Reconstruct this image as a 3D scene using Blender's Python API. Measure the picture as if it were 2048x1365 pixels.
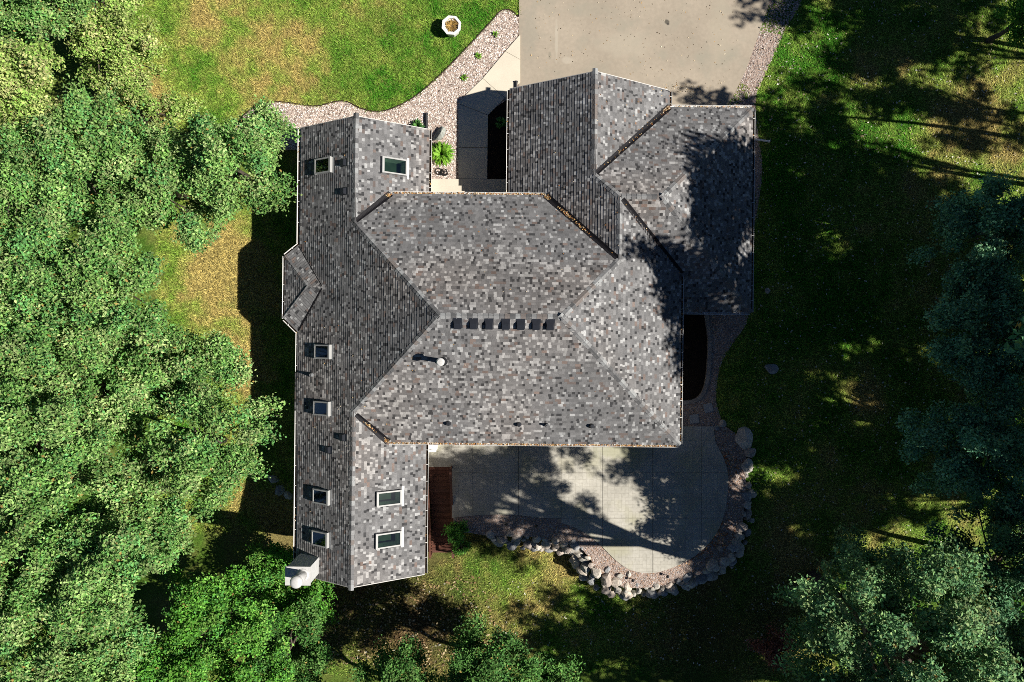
import bpy, math, random
import numpy as np
from mathutils import Vector, Matrix

for o in list(bpy.data.objects):
    bpy.data.objects.remove(o)
S = bpy.context.scene
C = S.collection
R = math.radians

# ------------------------------------------------------------------ camera, sky, sun, exposure
CAMZ, F = 38.65, 1368.0            # drone height above the front ground, focal length in photo pixels
cam = bpy.data.cameras.new('Camera')
cam.sensor_width = 36.0
cam.lens = 36.0 * F / 2048.0
cam.clip_end = 3000.0
cam_ob = bpy.data.objects.new('Camera', cam)
cam_ob.location = (0, 0, CAMZ)
C.objects.link(cam_ob)
S.camera = cam_ob

SUN_EL, SUN_AZ = 42.0, 9.5         # elevation; degrees from +X towards -Y
w = bpy.data.worlds.new('World')
S.world = w
w.use_nodes = True
nt = w.node_tree
bg = nt.nodes['Background']
sky = nt.nodes.new('ShaderNodeTexSky')
sky.sky_type = 'NISHITA'
sky.sun_disc = False
sky.sun_elevation = R(SUN_EL)
sky.sun_rotation = R(90 + SUN_AZ)
sky.altitude = 200
sky.air_density = 0.38
sky.dust_density = 0.0
sky.ozone_density = 4.0
nt.links.new(sky.outputs[0], bg.inputs[0])
bg.inputs[1].default_value = 0.05
sun = bpy.data.lights.new('Sun', 'SUN')
sun.energy = 5.0
sun.angle = R(0.53)
sun.color = (1.0, 0.955, 0.88)
sun_ob = bpy.data.objects.new('Sun', sun)
C.objects.link(sun_ob)
SUNV = Vector((math.cos(R(SUN_EL)) * math.cos(R(SUN_AZ)), -math.cos(R(SUN_EL)) * math.sin(R(SUN_AZ)), math.sin(R(SUN_EL))))
sun_ob.rotation_euler = SUNV.to_track_quat('Z', 'Y').to_euler()
sun_ob.location = (60, -10, 60)
S.view_settings.view_transform = 'Standard'
S.view_settings.look = 'None'
S.view_settings.gamma = 1.0
S.view_settings.exposure = 0.6
S.render.engine = 'CYCLES'
S.cycles.max_bounces = 5
S.cycles.diffuse_bounces = 2
S.cycles.glossy_bounces = 2
S.cycles.transmission_bounces = 4
S.cycles.transparent_max_bounces = 6
S.cycles.filter_width = 0.9
S.cycles.use_denoising = False

# ------------------------------------------------------------------ helpers
rng = np.random.default_rng(7)
rnd = random.Random(11)

def P(px, py, z=0.0):
    """photo pixel -> world point at height z"""
    d = (CAMZ - z) / F
    return Vector(((px - 1024) * d, -(py - 682.5) * d, z))

def sm(t):
    t = np.clip(t, 0, 1)
    return t * t * (3 - 2 * t)

def vnoise(x, y, seed=0):
    xi = np.floor(x).astype(np.int64); yi = np.floor(y).astype(np.int64)
    xf = x - xi; yf = y - yi
    def h(a, b):
        n = (a * 374761393 + b * 668265263 + seed * 974711) & 0x7fffffff
        n = ((n ^ (n >> 13)) * 1274126177) & 0x7fffffff
        return ((n ^ (n >> 16)) & 0xffff) / 65535.0
    u = xf * xf * (3 - 2 * xf); v = yf * yf * (3 - 2 * yf)
    return (h(xi, yi) * (1 - u) + h(xi + 1, yi) * u) * (1 - v) + (h(xi, yi + 1) * (1 - u) + h(xi + 1, yi + 1) * u) * v

def fnoise(x, y, seed=0):
    return (vnoise(x, y, seed) * .5 + vnoise(x * 2.1, y * 2.1, seed + 1) * .3 + vnoise(x * 4.3, y * 4.3, seed + 2) * .2)

def inpoly(x, y, poly):
    x = np.asarray(x, float); y = np.asarray(y, float)
    c = np.zeros(x.shape, bool)
    n = len(poly)
    for i in range(n):
        x0, y0 = poly[i][0], poly[i][1]; x1, y1 = poly[i - 1][0], poly[i - 1][1]
        if y0 == y1: continue
        t = ((y0 > y) != (y1 > y)) & (x < (x1 - x0) * (y - y0) / (y1 - y0) + x0)
        c ^= t
    return c

def crom(pts, n=6, closed=False):
    out = []; m = len(pts)
    rngi = range(m if closed else m - 1)
    for i in rngi:
        g = lambda k: pts[k % m] if closed else pts[min(max(k, 0), m - 1)]
        p0, p1, p2, p3 = g(i - 1), g(i), g(i + 1), g(i + 2)
        for k in range(n):
            t = k / n
            out.append(tuple(.5 * ((2 * b) + (-a + c) * t + (2 * a - 5 * b + 4 * c - d) * t * t + (-a + 3 * b - 3 * c + d) * t ** 3)
                             for a, b, c, d in zip(p0, p1, p2, p3)))
    if not closed: out.append(tuple(pts[-1]))
    return out

def tag(o, label=None, cat=None, group=None, kind=None):
    if label: o['label'] = label
    if cat: o['category'] = cat
    if group: o['group'] = group
    if kind: o['kind'] = kind
    return o

def empty(name, loc=(0, 0, 0), rz=0.0):
    o = bpy.data.objects.new(name, None)
    o.empty_display_size = 0.3
    o.location = loc; o.rotation_euler = (0, 0, rz)
    C.objects.link(o)
    return o

def link(name, me, mat, parent=None, loc=(0, 0, 0)):
    o = bpy.data.objects.new(name, me)
    if mat is not None and len(me.materials) == 0: me.materials.append(mat)
    C.objects.link(o)
    o.location = loc
    if parent is not None: o.parent = parent
    return o

def npmesh(name, V, Fq, col=None, smooth=False):
    """mesh from numpy: V (n,3), Fq (m,k); col (m,3) face colours"""
    V = np.asarray(V, np.float32); Fq = np.asarray(Fq, np.int32)
    me = bpy.data.meshes.new(name)
    me.vertices.add(len(V)); me.vertices.foreach_set('co', V.ravel())
    m, k = Fq.shape
    me.loops.add(m * k); me.loops.foreach_set('vertex_index', Fq.ravel())
    me.polygons.add(m)
    me.polygons.foreach_set('loop_start', np.arange(0, m * k, k, dtype=np.int32))
    me.polygons.foreach_set('loop_total', np.full(m, k, np.int32))
    me.polygons.foreach_set('use_smooth', np.full(m, smooth, bool))
    if col is not None:
        a = me.attributes.new('col', 'FLOAT_COLOR', 'FACE')
        c = np.ones((m, 4), np.float32); c[:, :3] = col
        a.data.foreach_set('color', c.ravel())
    me.update(calc_edges=True)
    return me

class MB:
    """collects simple solids; build() makes ONE mesh object"""
    def __init__(s): s.v = []; s.f = []
    def add(s, vs, fs):
        b = len(s.v); s.v += [tuple(p) for p in vs]; s.f += [tuple(i + b for i in f) for f in fs]; return s
    def box(s, c, d, M=None):
        x, y, z = d[0] / 2, d[1] / 2, d[2] / 2
        vs = [Vector((c[0] + a * x, c[1] + b * y, c[2] + e * z)) for e in (-1, 1) for b in (-1, 1) for a in (-1, 1)]
        if M is not None: vs = [M @ v for v in vs]
        return s.add(vs, [(0, 2, 3, 1), (4, 5, 7, 6), (0, 1, 5, 4), (2, 6, 7, 3), (0, 4, 6, 2), (1, 3, 7, 5)])
    def prism(s, poly, z0, z1):
        n = len(poly)
        ar = sum(poly[i - 1][0] * poly[i][1] - poly[i][0] * poly[i - 1][1] for i in range(n))
        if ar < 0: poly = poly[::-1]
        vs = [(p[0], p[1], z0) for p in poly] + [(p[0], p[1], z1) for p in poly]
        return s.add(vs, [tuple(range(n - 1, -1, -1)), tuple(range(n, 2 * n))] + [((i), (i + 1) % n, n + (i + 1) % n, n + i) for i in range(n)])
    def tube(s, pts, rad, n=6, caps=True):
        pts = [Vector(p) for p in pts]; m = len(pts)
        if not isinstance(rad, (list, tuple)): rad = [rad] * m
        rings = []; ref = None
        for i in range(m):
            d = (pts[min(i + 1, m - 1)] - pts[max(i - 1, 0)]).normalized()
            if ref is None: ref = Vector((0, 0, 1)) if abs(d.z) < .9 else Vector((1, 0, 0))
            a = d.cross(ref).normalized(); b = d.cross(a).normalized()
            ref = b.cross(d) if False else ref
            rings.append([pts[i] + (a * math.cos(t) + b * math.sin(t)) * rad[i] for t in [2 * math.pi * k / n for k in range(n)]])
        vs = [p for r in rings for p in r]; fs = []
        for i in range(m - 1):
            for k in range(n):
                fs.append((i * n + k, i * n + (k + 1) % n, (i + 1) * n + (k + 1) % n, (i + 1) * n + k))
        if caps: fs += [tuple(range(n - 1, -1, -1)), tuple(range((m - 1) * n, m * n))]
        return s.add(vs, fs)
    def lathe(s, prof, c=(0, 0, 0), n=16, phase=0.0):
        vs = []; m = len(prof)
        for r, z in prof:
            for k in range(n):
                t = 2 * math.pi * k / n + phase
                vs.append((c[0] + r * math.cos(t), c[1] + r * math.sin(t), c[2] + z))
        fs = [(i * n + k, i * n + (k + 1) % n, (i + 1) * n + (k + 1) % n, (i + 1) * n + k) for i in range(m - 1) for k in range(n)]
        fs += [tuple(range(n - 1, -1, -1)), tuple(range((m - 1) * n, m * n))]
        return s.add(vs, fs)
    def mesh(s, name, org=(0, 0, 0), smooth=False):
        me = bpy.data.meshes.new(name)
        me.from_pydata([(v[0] - org[0], v[1] - org[1], v[2] - org[2]) for v in s.v], [], s.f)
        me.polygons.foreach_set('use_smooth', [smooth] * len(me.polygons))
        me.update(); return me
    def build(s, name, mat, parent=None, org=(0, 0, 0), loc=(0, 0, 0), smooth=False):
        return link(name, s.mesh(name, org, smooth), mat, parent, loc)

# ------------------------------------------------------------------ materials
def mat(name, base=(.5, .5, .5), rough=.8, spec=.3, metal=0.0, attr=False, objrand=None,
        n1=(0, 1.0), n2=(0, 1.0), tint=None, bump=0.0, bscale=40.0, trans=0.0):
    m = bpy.data.materials.new(name); m.use_nodes = True
    t = m.node_tree; N = t.nodes; L = t.links
    bs = N['Principled BSDF']
    bs.inputs['Roughness'].default_value = rough
    bs.inputs['Specular IOR Level'].default_value = spec
    bs.inputs['Metallic'].default_value = metal
    geo = N.new('ShaderNodeNewGeometry')
    if attr:
        a = N.new('ShaderNodeAttribute'); a.attribute_name = 'col'; src = a.outputs['Color']
    elif objrand:
        oi = N.new('ShaderNodeObjectInfo'); cr = N.new('ShaderNodeValToRGB'); cr.color_ramp.interpolation = 'CONSTANT'
        el = cr.color_ramp.elements
        while len(el) < len(objrand): el.new(0.5)
        for i, c in enumerate(objrand):
            el[i].position = i / len(objrand); el[i].color = (*c, 1)
        L.new(oi.outputs['Random'], cr.inputs[0]); src = cr.outputs[0]
    else:
        rg = N.new('ShaderNodeRGB'); rg.outputs[0].default_value = (*base, 1); src = rg.outputs[0]
    for (amt, sc), det in ((n1, 3.0), (n2, 2.0)):
        if amt <= 0: continue
        nz = N.new('ShaderNodeTexNoise'); nz.inputs['Scale'].default_value = sc; nz.inputs['Detail'].default_value = det
        L.new(geo.outputs['Position'], nz.inputs['Vector'])
        mr = N.new('ShaderNodeMapRange'); mr.inputs[1].default_value = .25; mr.inputs[2].default_value = .75
        mr.inputs[3].default_value = 1 - amt; mr.inputs[4].default_value = 1 + amt
        L.new(nz.outputs[0], mr.inputs[0])
        mx = N.new('ShaderNodeMix'); mx.data_type = 'RGBA'; mx.blend_type = 'MULTIPLY'; mx.inputs[0].default_value = 1
        L.new(src, mx.inputs[6]); L.new(mr.outputs[0], mx.inputs[7]); src = mx.outputs[2]
    if tint:
        nz = N.new('ShaderNodeTexNoise'); nz.inputs['Scale'].default_value = tint[1]; nz.inputs['Detail'].default_value = 4
        L.new(geo.outputs['Position'], nz.inputs['Vector'])
        mr = N.new('ShaderNodeMapRange'); mr.inputs[1].default_value = tint[2]; mr.inputs[2].default_value = tint[2] + .18
        L.new(nz.outputs[0], mr.inputs[0])
        mx = N.new('ShaderNodeMix'); mx.data_type = 'RGBA'
        L.new(mr.outputs[0], mx.inputs[0]); L.new(src, mx.inputs[6]); mx.inputs[7].default_value = (*tint[0], 1); src = mx.outputs[2]
    L.new(src, bs.inputs['Base Color'])
    if bump > 0:
        nz = N.new('ShaderNodeTexNoise'); nz.inputs['Scale'].default_value = bscale; nz.inputs['Detail'].default_value = 3
        L.new(geo.outputs['Position'], nz.inputs['Vector'])
        bp = N.new('ShaderNodeBump'); bp.inputs['Strength'].default_value = bump; bp.inputs['Distance'].default_value = .02
        L.new(nz.outputs[0], bp.inputs['Height']); L.new(bp.outputs[0], bs.inputs['Normal'])
    if trans > 0:
        tr = N.new('ShaderNodeBsdfTranslucent'); L.new(src, tr.inputs['Color'])
        ms = N.new('ShaderNodeMixShader'); ms.inputs[0].default_value = trans
        L.new(bs.outputs[0], ms.inputs[1]); L.new(tr.outputs[0], ms.inputs[2])
        L.new(ms.outputs[0], N['Material Output'].inputs['Surface'])
    return m

SH_COL = [(.152, .150, .151), (.136, .135, .137), (.172, .170, .171), (.31, .31, .308), (.050, .050, .052), (.165, .130, .116), (.135, .112, .104)]
M = dict(
    shingle=mat('shingle', attr=True, rough=.92, spec=.12, n1=(.17, .8), n2=(.24, 30.0)),
    cap=mat('ridge_cap_shingle', objrand=[(.2, .2, .2), (.14, .138, .14), (.27, .275, .275), (.16, .14, .13), (.1, .1, .102), (.23, .23, .23)], rough=.92, spec=.15, n2=(.2, 30.0)),
    deck=mat('roof_deck_wood', (.06, .055, .05), n1=(.2, 3)),
    flash=mat('valley_metal', (.011, .010, .012), rough=.65, spec=.15, n2=(.3, 8)),
    white=mat('white_metal', (.72, .71, .68), rough=.45, n2=(.06, 6)),
    trim=mat('trim_paint', (.5, .48, .45), rough=.6, n2=(.08, 5)),
    siding=mat('siding_paint', (.36, .33, .28), rough=.8, n2=(.1, 4)),
    black=mat('black_plastic', (.012, .013, .016), rough=.55, spec=.4, n2=(.2, 9)),
    vent=mat('vent_metal', (.018, .020, .026), rough=.42, spec=.5, n2=(.15, 9)),
    lead=mat('pipe_lead', (.28, .29, .3), rough=.5, metal=.4, n2=(.15, 12)),
    flue=mat('galvanised_flue', (.58, .57, .55), rough=.38, metal=.1, n2=(.08, 10)),
    frame=mat('skylight_frame', (.34, .34, .33), rough=.5, n2=(.06, 6)),
    trough_dark=mat('trough_dark_strip', (.03, .02, .015), rough=1, n2=(.4, 10)),
    chase=mat('chimney_paint', (.5, .5, .49), rough=.7, n2=(.08, 5)),
    well=mat('skylight_well_paint', (.62, .66, .6), rough=.8, n2=(.05, 6)),
    wellfloor=mat('room_below', (.035, .05, .035), rough=.9, n2=(.3, 3)),
    drive=mat('driveway_concrete', (.35, .298, .232), rough=.9, spec=.2, n1=(.13, .32), n2=(.07, 5.0), tint=((.31, .28, .22), .6, .52), bump=.15, bscale=60),
    walk=mat('walkway_concrete', (.62, .56, .45), rough=.9, spec=.2, n1=(.07, .9), n2=(.05, 14), bump=.1, bscale=60),
    step=mat('porch_concrete', (.60, .54, .44), rough=.9, spec=.2, n1=(.07, 1.2), n2=(.05, 14)),
    gravelbed=mat('gravel_bed', (.36, .28, .235), rough=.95, spec=.1, n1=(.25, 3), n2=(.5, 26)),
    gravel=mat('gravel_stone', attr=True, rough=.9, spec=.15),
    mulch=mat('mulch', (.022, .016, .012), rough=1, spec=.1, n1=(.3, 3), n2=(.6, 18), bump=.5, bscale=25),
    kerb=mat('kerb_concrete', (.30, .27, .24), rough=.9, n1=(.2, 2), n2=(.2, 14)),
    slab=mat('stepping_stone', (.38, .38, .37), rough=.9, n2=(.2, 14)),
    edge=mat('edging', (.035, .018, .012), rough=.7, n2=(.3, 6)),
    boulder=mat('boulder_stone', objrand=[(.44, .41, .36), (.36, .34, .30), (.52, .47, .40), (.30, .30, .30), (.47, .41, .34), (.40, .34, .29)], rough=.9, spec=.2, n1=(.22, 2.2), n2=(.28, 11), bump=.5, bscale=9),
    rock=mat('field_rock', (.27, .28, .25), rough=.9, n1=(.3, 3), n2=(.25, 12), bump=.4, bscale=12),
    wood=mat('stained_wood', objrand=[(.115, .042, .026), (.09, .034, .022), (.135, .055, .034), (.105, .045, .032)], rough=.7, n1=(.2, 2), n2=(.3, 14)),
    leaf=mat('leaf', attr=True, rough=.6, spec=.14, trans=.18),
    bark=mat('bark', (.10, .08, .062), rough=.95, n1=(.3, 2), n2=(.35, 14)),
    grass=mat('grass_blade', attr=True, rough=.75, spec=.15, trans=.2),
    litter=mat('dead_leaf', attr=True, rough=.85, spec=.1, trans=.15),
    pot=mat('white_planter', (.74, .73, .70), rough=.6, n2=(.05, 8)),
    soil=mat('potting_soil', (.06, .04, .025), rough=1, n2=(.4, 20)),
    rubber=mat('rubber_hose', (.01, .01, .011), rough=.5, spec=.4),
    garage=mat('garage_door_paint', (.55, .52, .47), rough=.6),
)

def glass_mat():
    m = bpy.data.materials.new('skylight_glass'); m.use_nodes = True
    t = m.node_tree; N = t.nodes; L = t.links
    N.remove(N['Principled BSDF'])
    tr = N.new('ShaderNodeBsdfTransparent'); tr.inputs[0].default_value = (.50, .66, .55, 1)
    gl = N.new('ShaderNodeBsdfGlossy'); gl.inputs['Roughness'].default_value = .06; gl.inputs['Color'].default_value = (.9, .95, .92, 1)
    fr = N.new('ShaderNodeFresnel'); fr.inputs[0].default_value = 1.5
    ad = N.new('ShaderNodeMath'); ad.operation = 'ADD'; ad.inputs[1].default_value = .08
    mx = N.new('ShaderNodeMixShader')
    L.new(fr.outputs[0], ad.inputs[0]); L.new(ad.outputs[0], mx.inputs[0]); L.new(tr.outputs[0], mx.inputs[1]); L.new(gl.outputs[0], mx.inputs[2])
    L.new(mx.outputs[0], N['Material Output'].inputs['Surface'])
    return m
M['glass'] = glass_mat()

def patio_mat():
    m = mat('stamped_concrete', (.47, .445, .385), rough=.9, spec=.2, n1=(.16, .8), n2=(.10, 9.0), tint=((.43, .41, .30), .55, .5))
    t = m.node_tree; N = t.nodes; L = t.links
    bs = N['Principled BSDF']; src = bs.inputs['Base Color'].links[0].from_socket
    geo = N.new('ShaderNodeNewGeometry')
    nz = N.new('ShaderNodeTexNoise'); nz.inputs['Scale'].default_value = 3.0; L.new(geo.outputs['Position'], nz.inputs['Vector'])
    wv = N.new('ShaderNodeVectorMath'); wv.operation = 'MULTIPLY_ADD'; wv.inputs[1].default_value = (.03, .03, 0)
    L.new(nz.outputs['Color'], wv.inputs[0]); L.new(geo.outputs['Position'], wv.inputs[2])
    sx = N.new('ShaderNodeSeparateXYZ'); cx_ = N.new('ShaderNodeCombineXYZ'); L.new(wv.outputs[0], sx.inputs[0]); L.new(sx.outputs[1], cx_.inputs[0]); L.new(sx.outputs[0], cx_.inputs[1])
    bk = []
    for vec in (wv.outputs[0], cx_.outputs[0]):        # stamped joints in two directions, a few millimetres deep
        br = N.new('ShaderNodeTexBrick')
        br.inputs['Scale'].default_value = 1.0; br.inputs['Mortar Size'].default_value = .010; br.inputs['Mortar Smooth'].default_value = .4
        br.inputs['Brick Width'].default_value = .40; br.inputs['Row Height'].default_value = .20
        br.inputs['Color1'].default_value = (1, 1, 1, 1); br.inputs['Color2'].default_value = (.90, .90, .89, 1); br.inputs['Mortar'].default_value = (.72, .71, .69, 1)
        L.new(vec, br.inputs['Vector']); bk.append(br)
    ck = N.new('ShaderNodeTexChecker'); ck.inputs['Scale'].default_value = 1.25; L.new(geo.outputs['Position'], ck.inputs['Vector'])
    mb = N.new('ShaderNodeMix'); mb.data_type = 'RGBA'; L.new(ck.outputs['Fac'], mb.inputs[0]); L.new(bk[0].outputs['Color'], mb.inputs[6]); L.new(bk[1].outputs['Color'], mb.inputs[7])
    mx = N.new('ShaderNodeMix'); mx.data_type = 'RGBA'; mx.blend_type = 'MULTIPLY'; mx.inputs[0].default_value = 1
    L.new(src, mx.inputs[6]); L.new(mb.outputs[2], mx.inputs[7]); L.new(mx.outputs[2], bs.inputs['Base Color'])
    return m
M['patio'] = patio_mat()

def stains(m, spots):
    """dark or pale spills with a place and size of their own: (point, radius x, radius y, colour, strength)"""
    t = m.node_tree; N = t.nodes; L = t.links; bs = N['Principled BSDF']
    geo = N.new('ShaderNodeNewGeometry')
    nz = N.new('ShaderNodeTexNoise'); nz.inputs['Scale'].default_value = 2.5; nz.inputs['Detail'].default_value = 5; L.new(geo.outputs['Position'], nz.inputs['Vector'])
    for p, rx, ry, col, st_ in spots:
        src = bs.inputs['Base Color'].links[0].from_socket
        mp = N.new('ShaderNodeMapping'); mp.vector_type = 'TEXTURE'; mp.inputs['Location'].default_value = (p[0], p[1], 0); mp.inputs['Scale'].default_value = (rx, ry, 1000)
        L.new(geo.outputs['Position'], mp.inputs['Vector'])
        ln = N.new('ShaderNodeVectorMath'); ln.operation = 'LENGTH'; L.new(mp.outputs[0], ln.inputs[0])
        ad = N.new('ShaderNodeMath'); ad.operation = 'MULTIPLY_ADD'; ad.inputs[1].default_value = 1.4; L.new(nz.outputs[0], ad.inputs[0]); L.new(ln.outputs['Value'], ad.inputs[2])
        mr = N.new('ShaderNodeMapRange'); mr.inputs[1].default_value = 1.75; mr.inputs[2].default_value = 1.3; mr.inputs[3].default_value = 0; mr.inputs[4].default_value = st_
        L.new(ad.outputs[0], mr.inputs[0])
        mx = N.new('ShaderNodeMix'); mx.data_type = 'RGBA'; L.new(mr.outputs[0], mx.inputs[0]); L.new(src, mx.inputs[6]); mx.inputs[7].default_value = (*col, 1)
        L.new(mx.outputs[2], bs.inputs['Base Color'])
stains(M['drive'], [(P(1334, 44), .16, .16, (.06, .055, .045), .8), (P(1336, 49), .08, .08, (.05, .045, .04), .8), (P(1113, 80), .10, 1.3, (.46, .42, .34), .45), (P(1100, 112), .10, .28, (.24, .22, .17), .6),
                    (P(1137, 122), .45, .22, (.46, .41, .33), .5), (P(1060, 60), .5, 1.8, (.30, .275, .22), .5), (P(1250, 90), 1.6, .8, (.39, .345, .27), .5), (P(1440, 60), .7, 2.2, (.37, .325, .25), .5), (P(1180, 20), .9, .5, (.31, .28, .22), .45)])
stains(M['patio'], [(P(1240, 905), 2.0, .45, (.36, .36, .22), .5), (P(1130, 930), .6, .5, (.40, .37, .27), .5), (P(1380, 1000), .7, .5, (.36, .33, .28), .4)])

def lawn_mat():
    m = bpy.data.materials.new('lawn'); m.use_nodes = True
    t = m.node_tree; N = t.nodes; L = t.links
    bs = N['Principled BSDF']; bs.inputs['Roughness'].default_value = .95; bs.inputs['Specular IOR Level'].default_value = .1
    a = N.new('ShaderNodeAttribute'); a.attribute_name = 'col'
    geo = N.new('ShaderNodeNewGeometry'); src = a.outputs['Color']
    for sc, lo, hi in ((11.0, .40, .95), (34.0, .35, 1.1)):  # ground kept dark; shade in gaps between blades is put into its colour
        nz = N.new('ShaderNodeTexNoise'); nz.inputs['Scale'].default_value = sc; nz.inputs['Detail'].default_value = 3
        L.new(geo.outputs['Position'], nz.inputs['Vector'])
        mr = N.new('ShaderNodeMapRange'); mr.inputs[1].default_value = .3; mr.inputs[2].default_value = .7; mr.inputs[3].default_value = lo; mr.inputs[4].default_value = hi
        L.new(nz.outputs[0], mr.inputs[0])
        mx = N.new('ShaderNodeMix'); mx.data_type = 'RGBA'; mx.blend_type = 'MULTIPLY'; mx.inputs[0].default_value = 1
        L.new(src, mx.inputs[6]); L.new(mr.outputs[0], mx.inputs[7]); src = mx.outputs[2]
    L.new(src, bs.inputs['Base Color'])
    nz = N.new('ShaderNodeTexNoise'); nz.inputs['Scale'].default_value = 22; L.new(geo.outputs['Position'], nz.inputs['Vector'])
    bp = N.new('ShaderNodeBump'); bp.inputs['Strength'].default_value = .6; bp.inputs['Distance'].default_value = .05
    L.new(nz.outputs[0], bp.inputs['Height']); L.new(bp.outputs[0], bs.inputs['Normal'])
    return m
M['lawn'] = lawn_mat()

# ------------------------------------------------------------------ ground
def wp(pts, z=0.0): return [tuple(P(a, b, z)) for a, b in pts]

PLAT = [(p[0], p[1]) for p in wp(crom([(880, 880), (906, 935), (908, 1055), (940, 1066), (985, 1072), (1040, 1072), (1100, 1080), (1150, 1090), (1178, 1115), (1196, 1145), (1220, 1166), (1262, 1176), (1310, 1174), (1370, 1160), (1420, 1140), (1462, 1112), (1482, 1060), (1490, 1000), (1492, 930), (1488, 885), (1446, 850)], 4)
                               + [(1430, 800), (1435, 740), (1460, 690), (1490, 640), (1490, 610), (1360, 600), (1200, 800)])]

def gz(X, Y, plateau=True):
    X = np.asarray(X, float); Y = np.asarray(Y, float)
    dW = .75 * sm((-10.3 - X) / 3.5) * sm((11.8 - Y) / 4)
    dS = 1.8 * sm((-6.3 - Y) / 5.2) * (1 - .55 * sm((X - 11.0) / 3))
    z = -(dS + dW * (1 - dS / 1.8)) - .10 * (fnoise(X * .18, Y * .18, 5) - .5)
    z = np.where((np.abs(X) < 11) & (Y > -5), np.minimum(z, -0.02), z)
    if plateau:
        z = np.where(inpoly(X, Y, PLAT), -.09, z)
    return z

def G(px, py, dz=0.0):
    z = 0.0
    for _ in range(4):
        p = P(px, py, z); z = float(gz(np.array([p.x]), np.array([p.y]))[0]) + dz
    p = P(px, py, z); return p

DRY_LIT = [(560, 150, 110, .75), (520, 190, 80, .5), (640, 110, 60, .25), (450, 560, 120, 1.25), (430, 520, 100, 1.1), (480, 720, 70, .9), (430, 30, 90, .45), (700, 30, 60, .3),
       (300, 200, 120, .6), (520, 1060, 90, 1.0), (1640, 150, 60, .35), (1950, 230, 90, .85), (1760, 130, 70, .45), (1640, 960, 70, .45), (1580, 1080, 60, .6), (1100, 1110, 80, .75), (1180, 1180, 50, .6),  # dry patches; sun dapples on the right lawn are coloured in as well
       (1050, 1230, 70, .6), (1420, 1170, 60, .8), (1300, 1230, 60, .5), (1740, 795, 40, .9), (1870, 400, 60, .5), (1660, 500, 40, .3), (1600, 1120, 50, .8)]
BRN = [(820, 1270, 150, 1.0), (620, 1230, 130, .9), (720, 1200, 110, .9), (1000, 1330, 80, .6), (1420, 1290, 160, .75), (1540, 1240, 90, .7), (500, 1060, 70, .3), (970, 1100, 80, .45), (770, 50, 45, .25), (660, 190, 60, .25)]
GRN = [(1640, 170, 90, .7), (1740, 110, 80, .5), (1580, 260, 80, .6), (1700, 330, 90, .4), (880, 160, 90, .6), (760, 190, 70, .4), (690, 55, 45, .6), (960, 20, 50, .6), (1560, 620, 120, .6), (1560, 350, 70, .6), (1030, 1190, 45, .4), (1620, 500, 110, .4), (390, 160, 50, .5)]

def lawncol(X, Y):
    px = X * F / CAMZ + 1024; py = -Y * F / CAMZ + 682
    def g(lst):
        r = np.zeros_like(px)
        for a, b, s, k in lst: r = np.maximum(r, k * np.exp(-((px - a) ** 2 + (py - b) ** 2) / (2 * (s * .75) ** 2)))
        return r
    n = fnoise(X * .45, Y * .45, 21); n2 = fnoise(X * 1.9, Y * 1.9, 31)
    dry = np.clip(.36 + 1.15 * (n - .5) + .9 * (n2 - .5) + .85 * g(DRY_LIT) - .55 * g(GRN), 0, 1)
    br = np.clip(g(BRN) + .45 * (n2 - .58) + .25 * (n - .55), 0, 1)
    gr = np.array([.055, .20, .014]); dr = np.array([.43, .355, .125]); bn = np.array([.15, .098, .05])
    lt = np.array([.22, .33, .055])
    d = dry[:, None]
    c = np.where(d < .5, gr + (lt - gr) * (d * 2), lt + (dr - lt) * (d * 2 - 1))
    c = c + (bn - c) * br[:, None]
    return c

def axis(lo, hi, step, far):
    inner = np.arange(lo, hi + step, step)
    out = np.array([1.5, 4, 8, 16, 40, 100, 300, far])
    return np.concatenate([(lo - out)[::-1], inner, hi + out])
gx, gy = axis(-34, 34, .4, 900), axis(-25, 25, .4, 900)
GX, GY = np.meshgrid(gx, gy)
nx, ny = len(gx), len(gy)
X, Y = GX.ravel(), GY.ravel()
V = np.stack([X, Y, gz(X, Y)], 1)
idx = np.arange(nx * ny).reshape(ny, nx)
Q = np.stack([idx[:-1, :-1], idx[:-1, 1:], idx[1:, 1:], idx[1:, :-1]], -1).reshape(-1, 4)
me = npmesh('lawn', V, Q, smooth=True)
at = me.attributes.new('col', 'FLOAT_COLOR', 'POINT')
cc = np.ones((len(V), 4), np.float32); cc[:, :3] = lawncol(X, Y); at.data.foreach_set('color', cc.ravel())
tag(link('lawn', me, M['lawn']), 'lawn with green and dried patches round the house', kind='structure')

# beds and paving ------------------------------------------------------------
EDGE_F = crom([(1037, 34), (1020, 20), (1002, 22), (985, 40), (950, 78), (915, 115), (880, 150), (842, 184), (808, 206), (772, 221), (740, 222), (715, 214), (692, 203), (668, 204), (636, 212), (605, 210), (560, 204), (522, 209), (492, 226), (470, 250)], 5)
BED_F = wp(EDGE_F + [(480, 300), (600, 300), (720, 300), (860, 400), (1030, 400), (1037, 200)])
WALK = [[(1040, 71), (1040, 120), (1011, 104)], [(1040, 120.6), (1040, 166), (1010, 197), (966, 158), (1010.5, 104.6)], [(965.5, 158.5), (1009.5, 197.5), (976, 231), (917, 208), (917, 206)], [(917, 209), (976, 232), (975, 296), (917, 295.4)], [(917, 296.6), (975, 297.2), (974, 359), (917, 358)]]
DRIVE = [(1038, -120), (1572, -120), (1534, 20), (1515, 75), (1492, 140), (1470, 185), (1452, 215), (1440, 260), (1038, 260)]
BED_R = crom([(1640, -120), (1604, 0), (1575, 52), (1550, 105), (1530, 150), (1512, 195), (1514, 250), (1524, 330), (1518, 400), (1506, 470), (1498, 560), (1495, 640), (1466, 686), (1440, 735), (1432, 800), (1442, 846)], 4)
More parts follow.
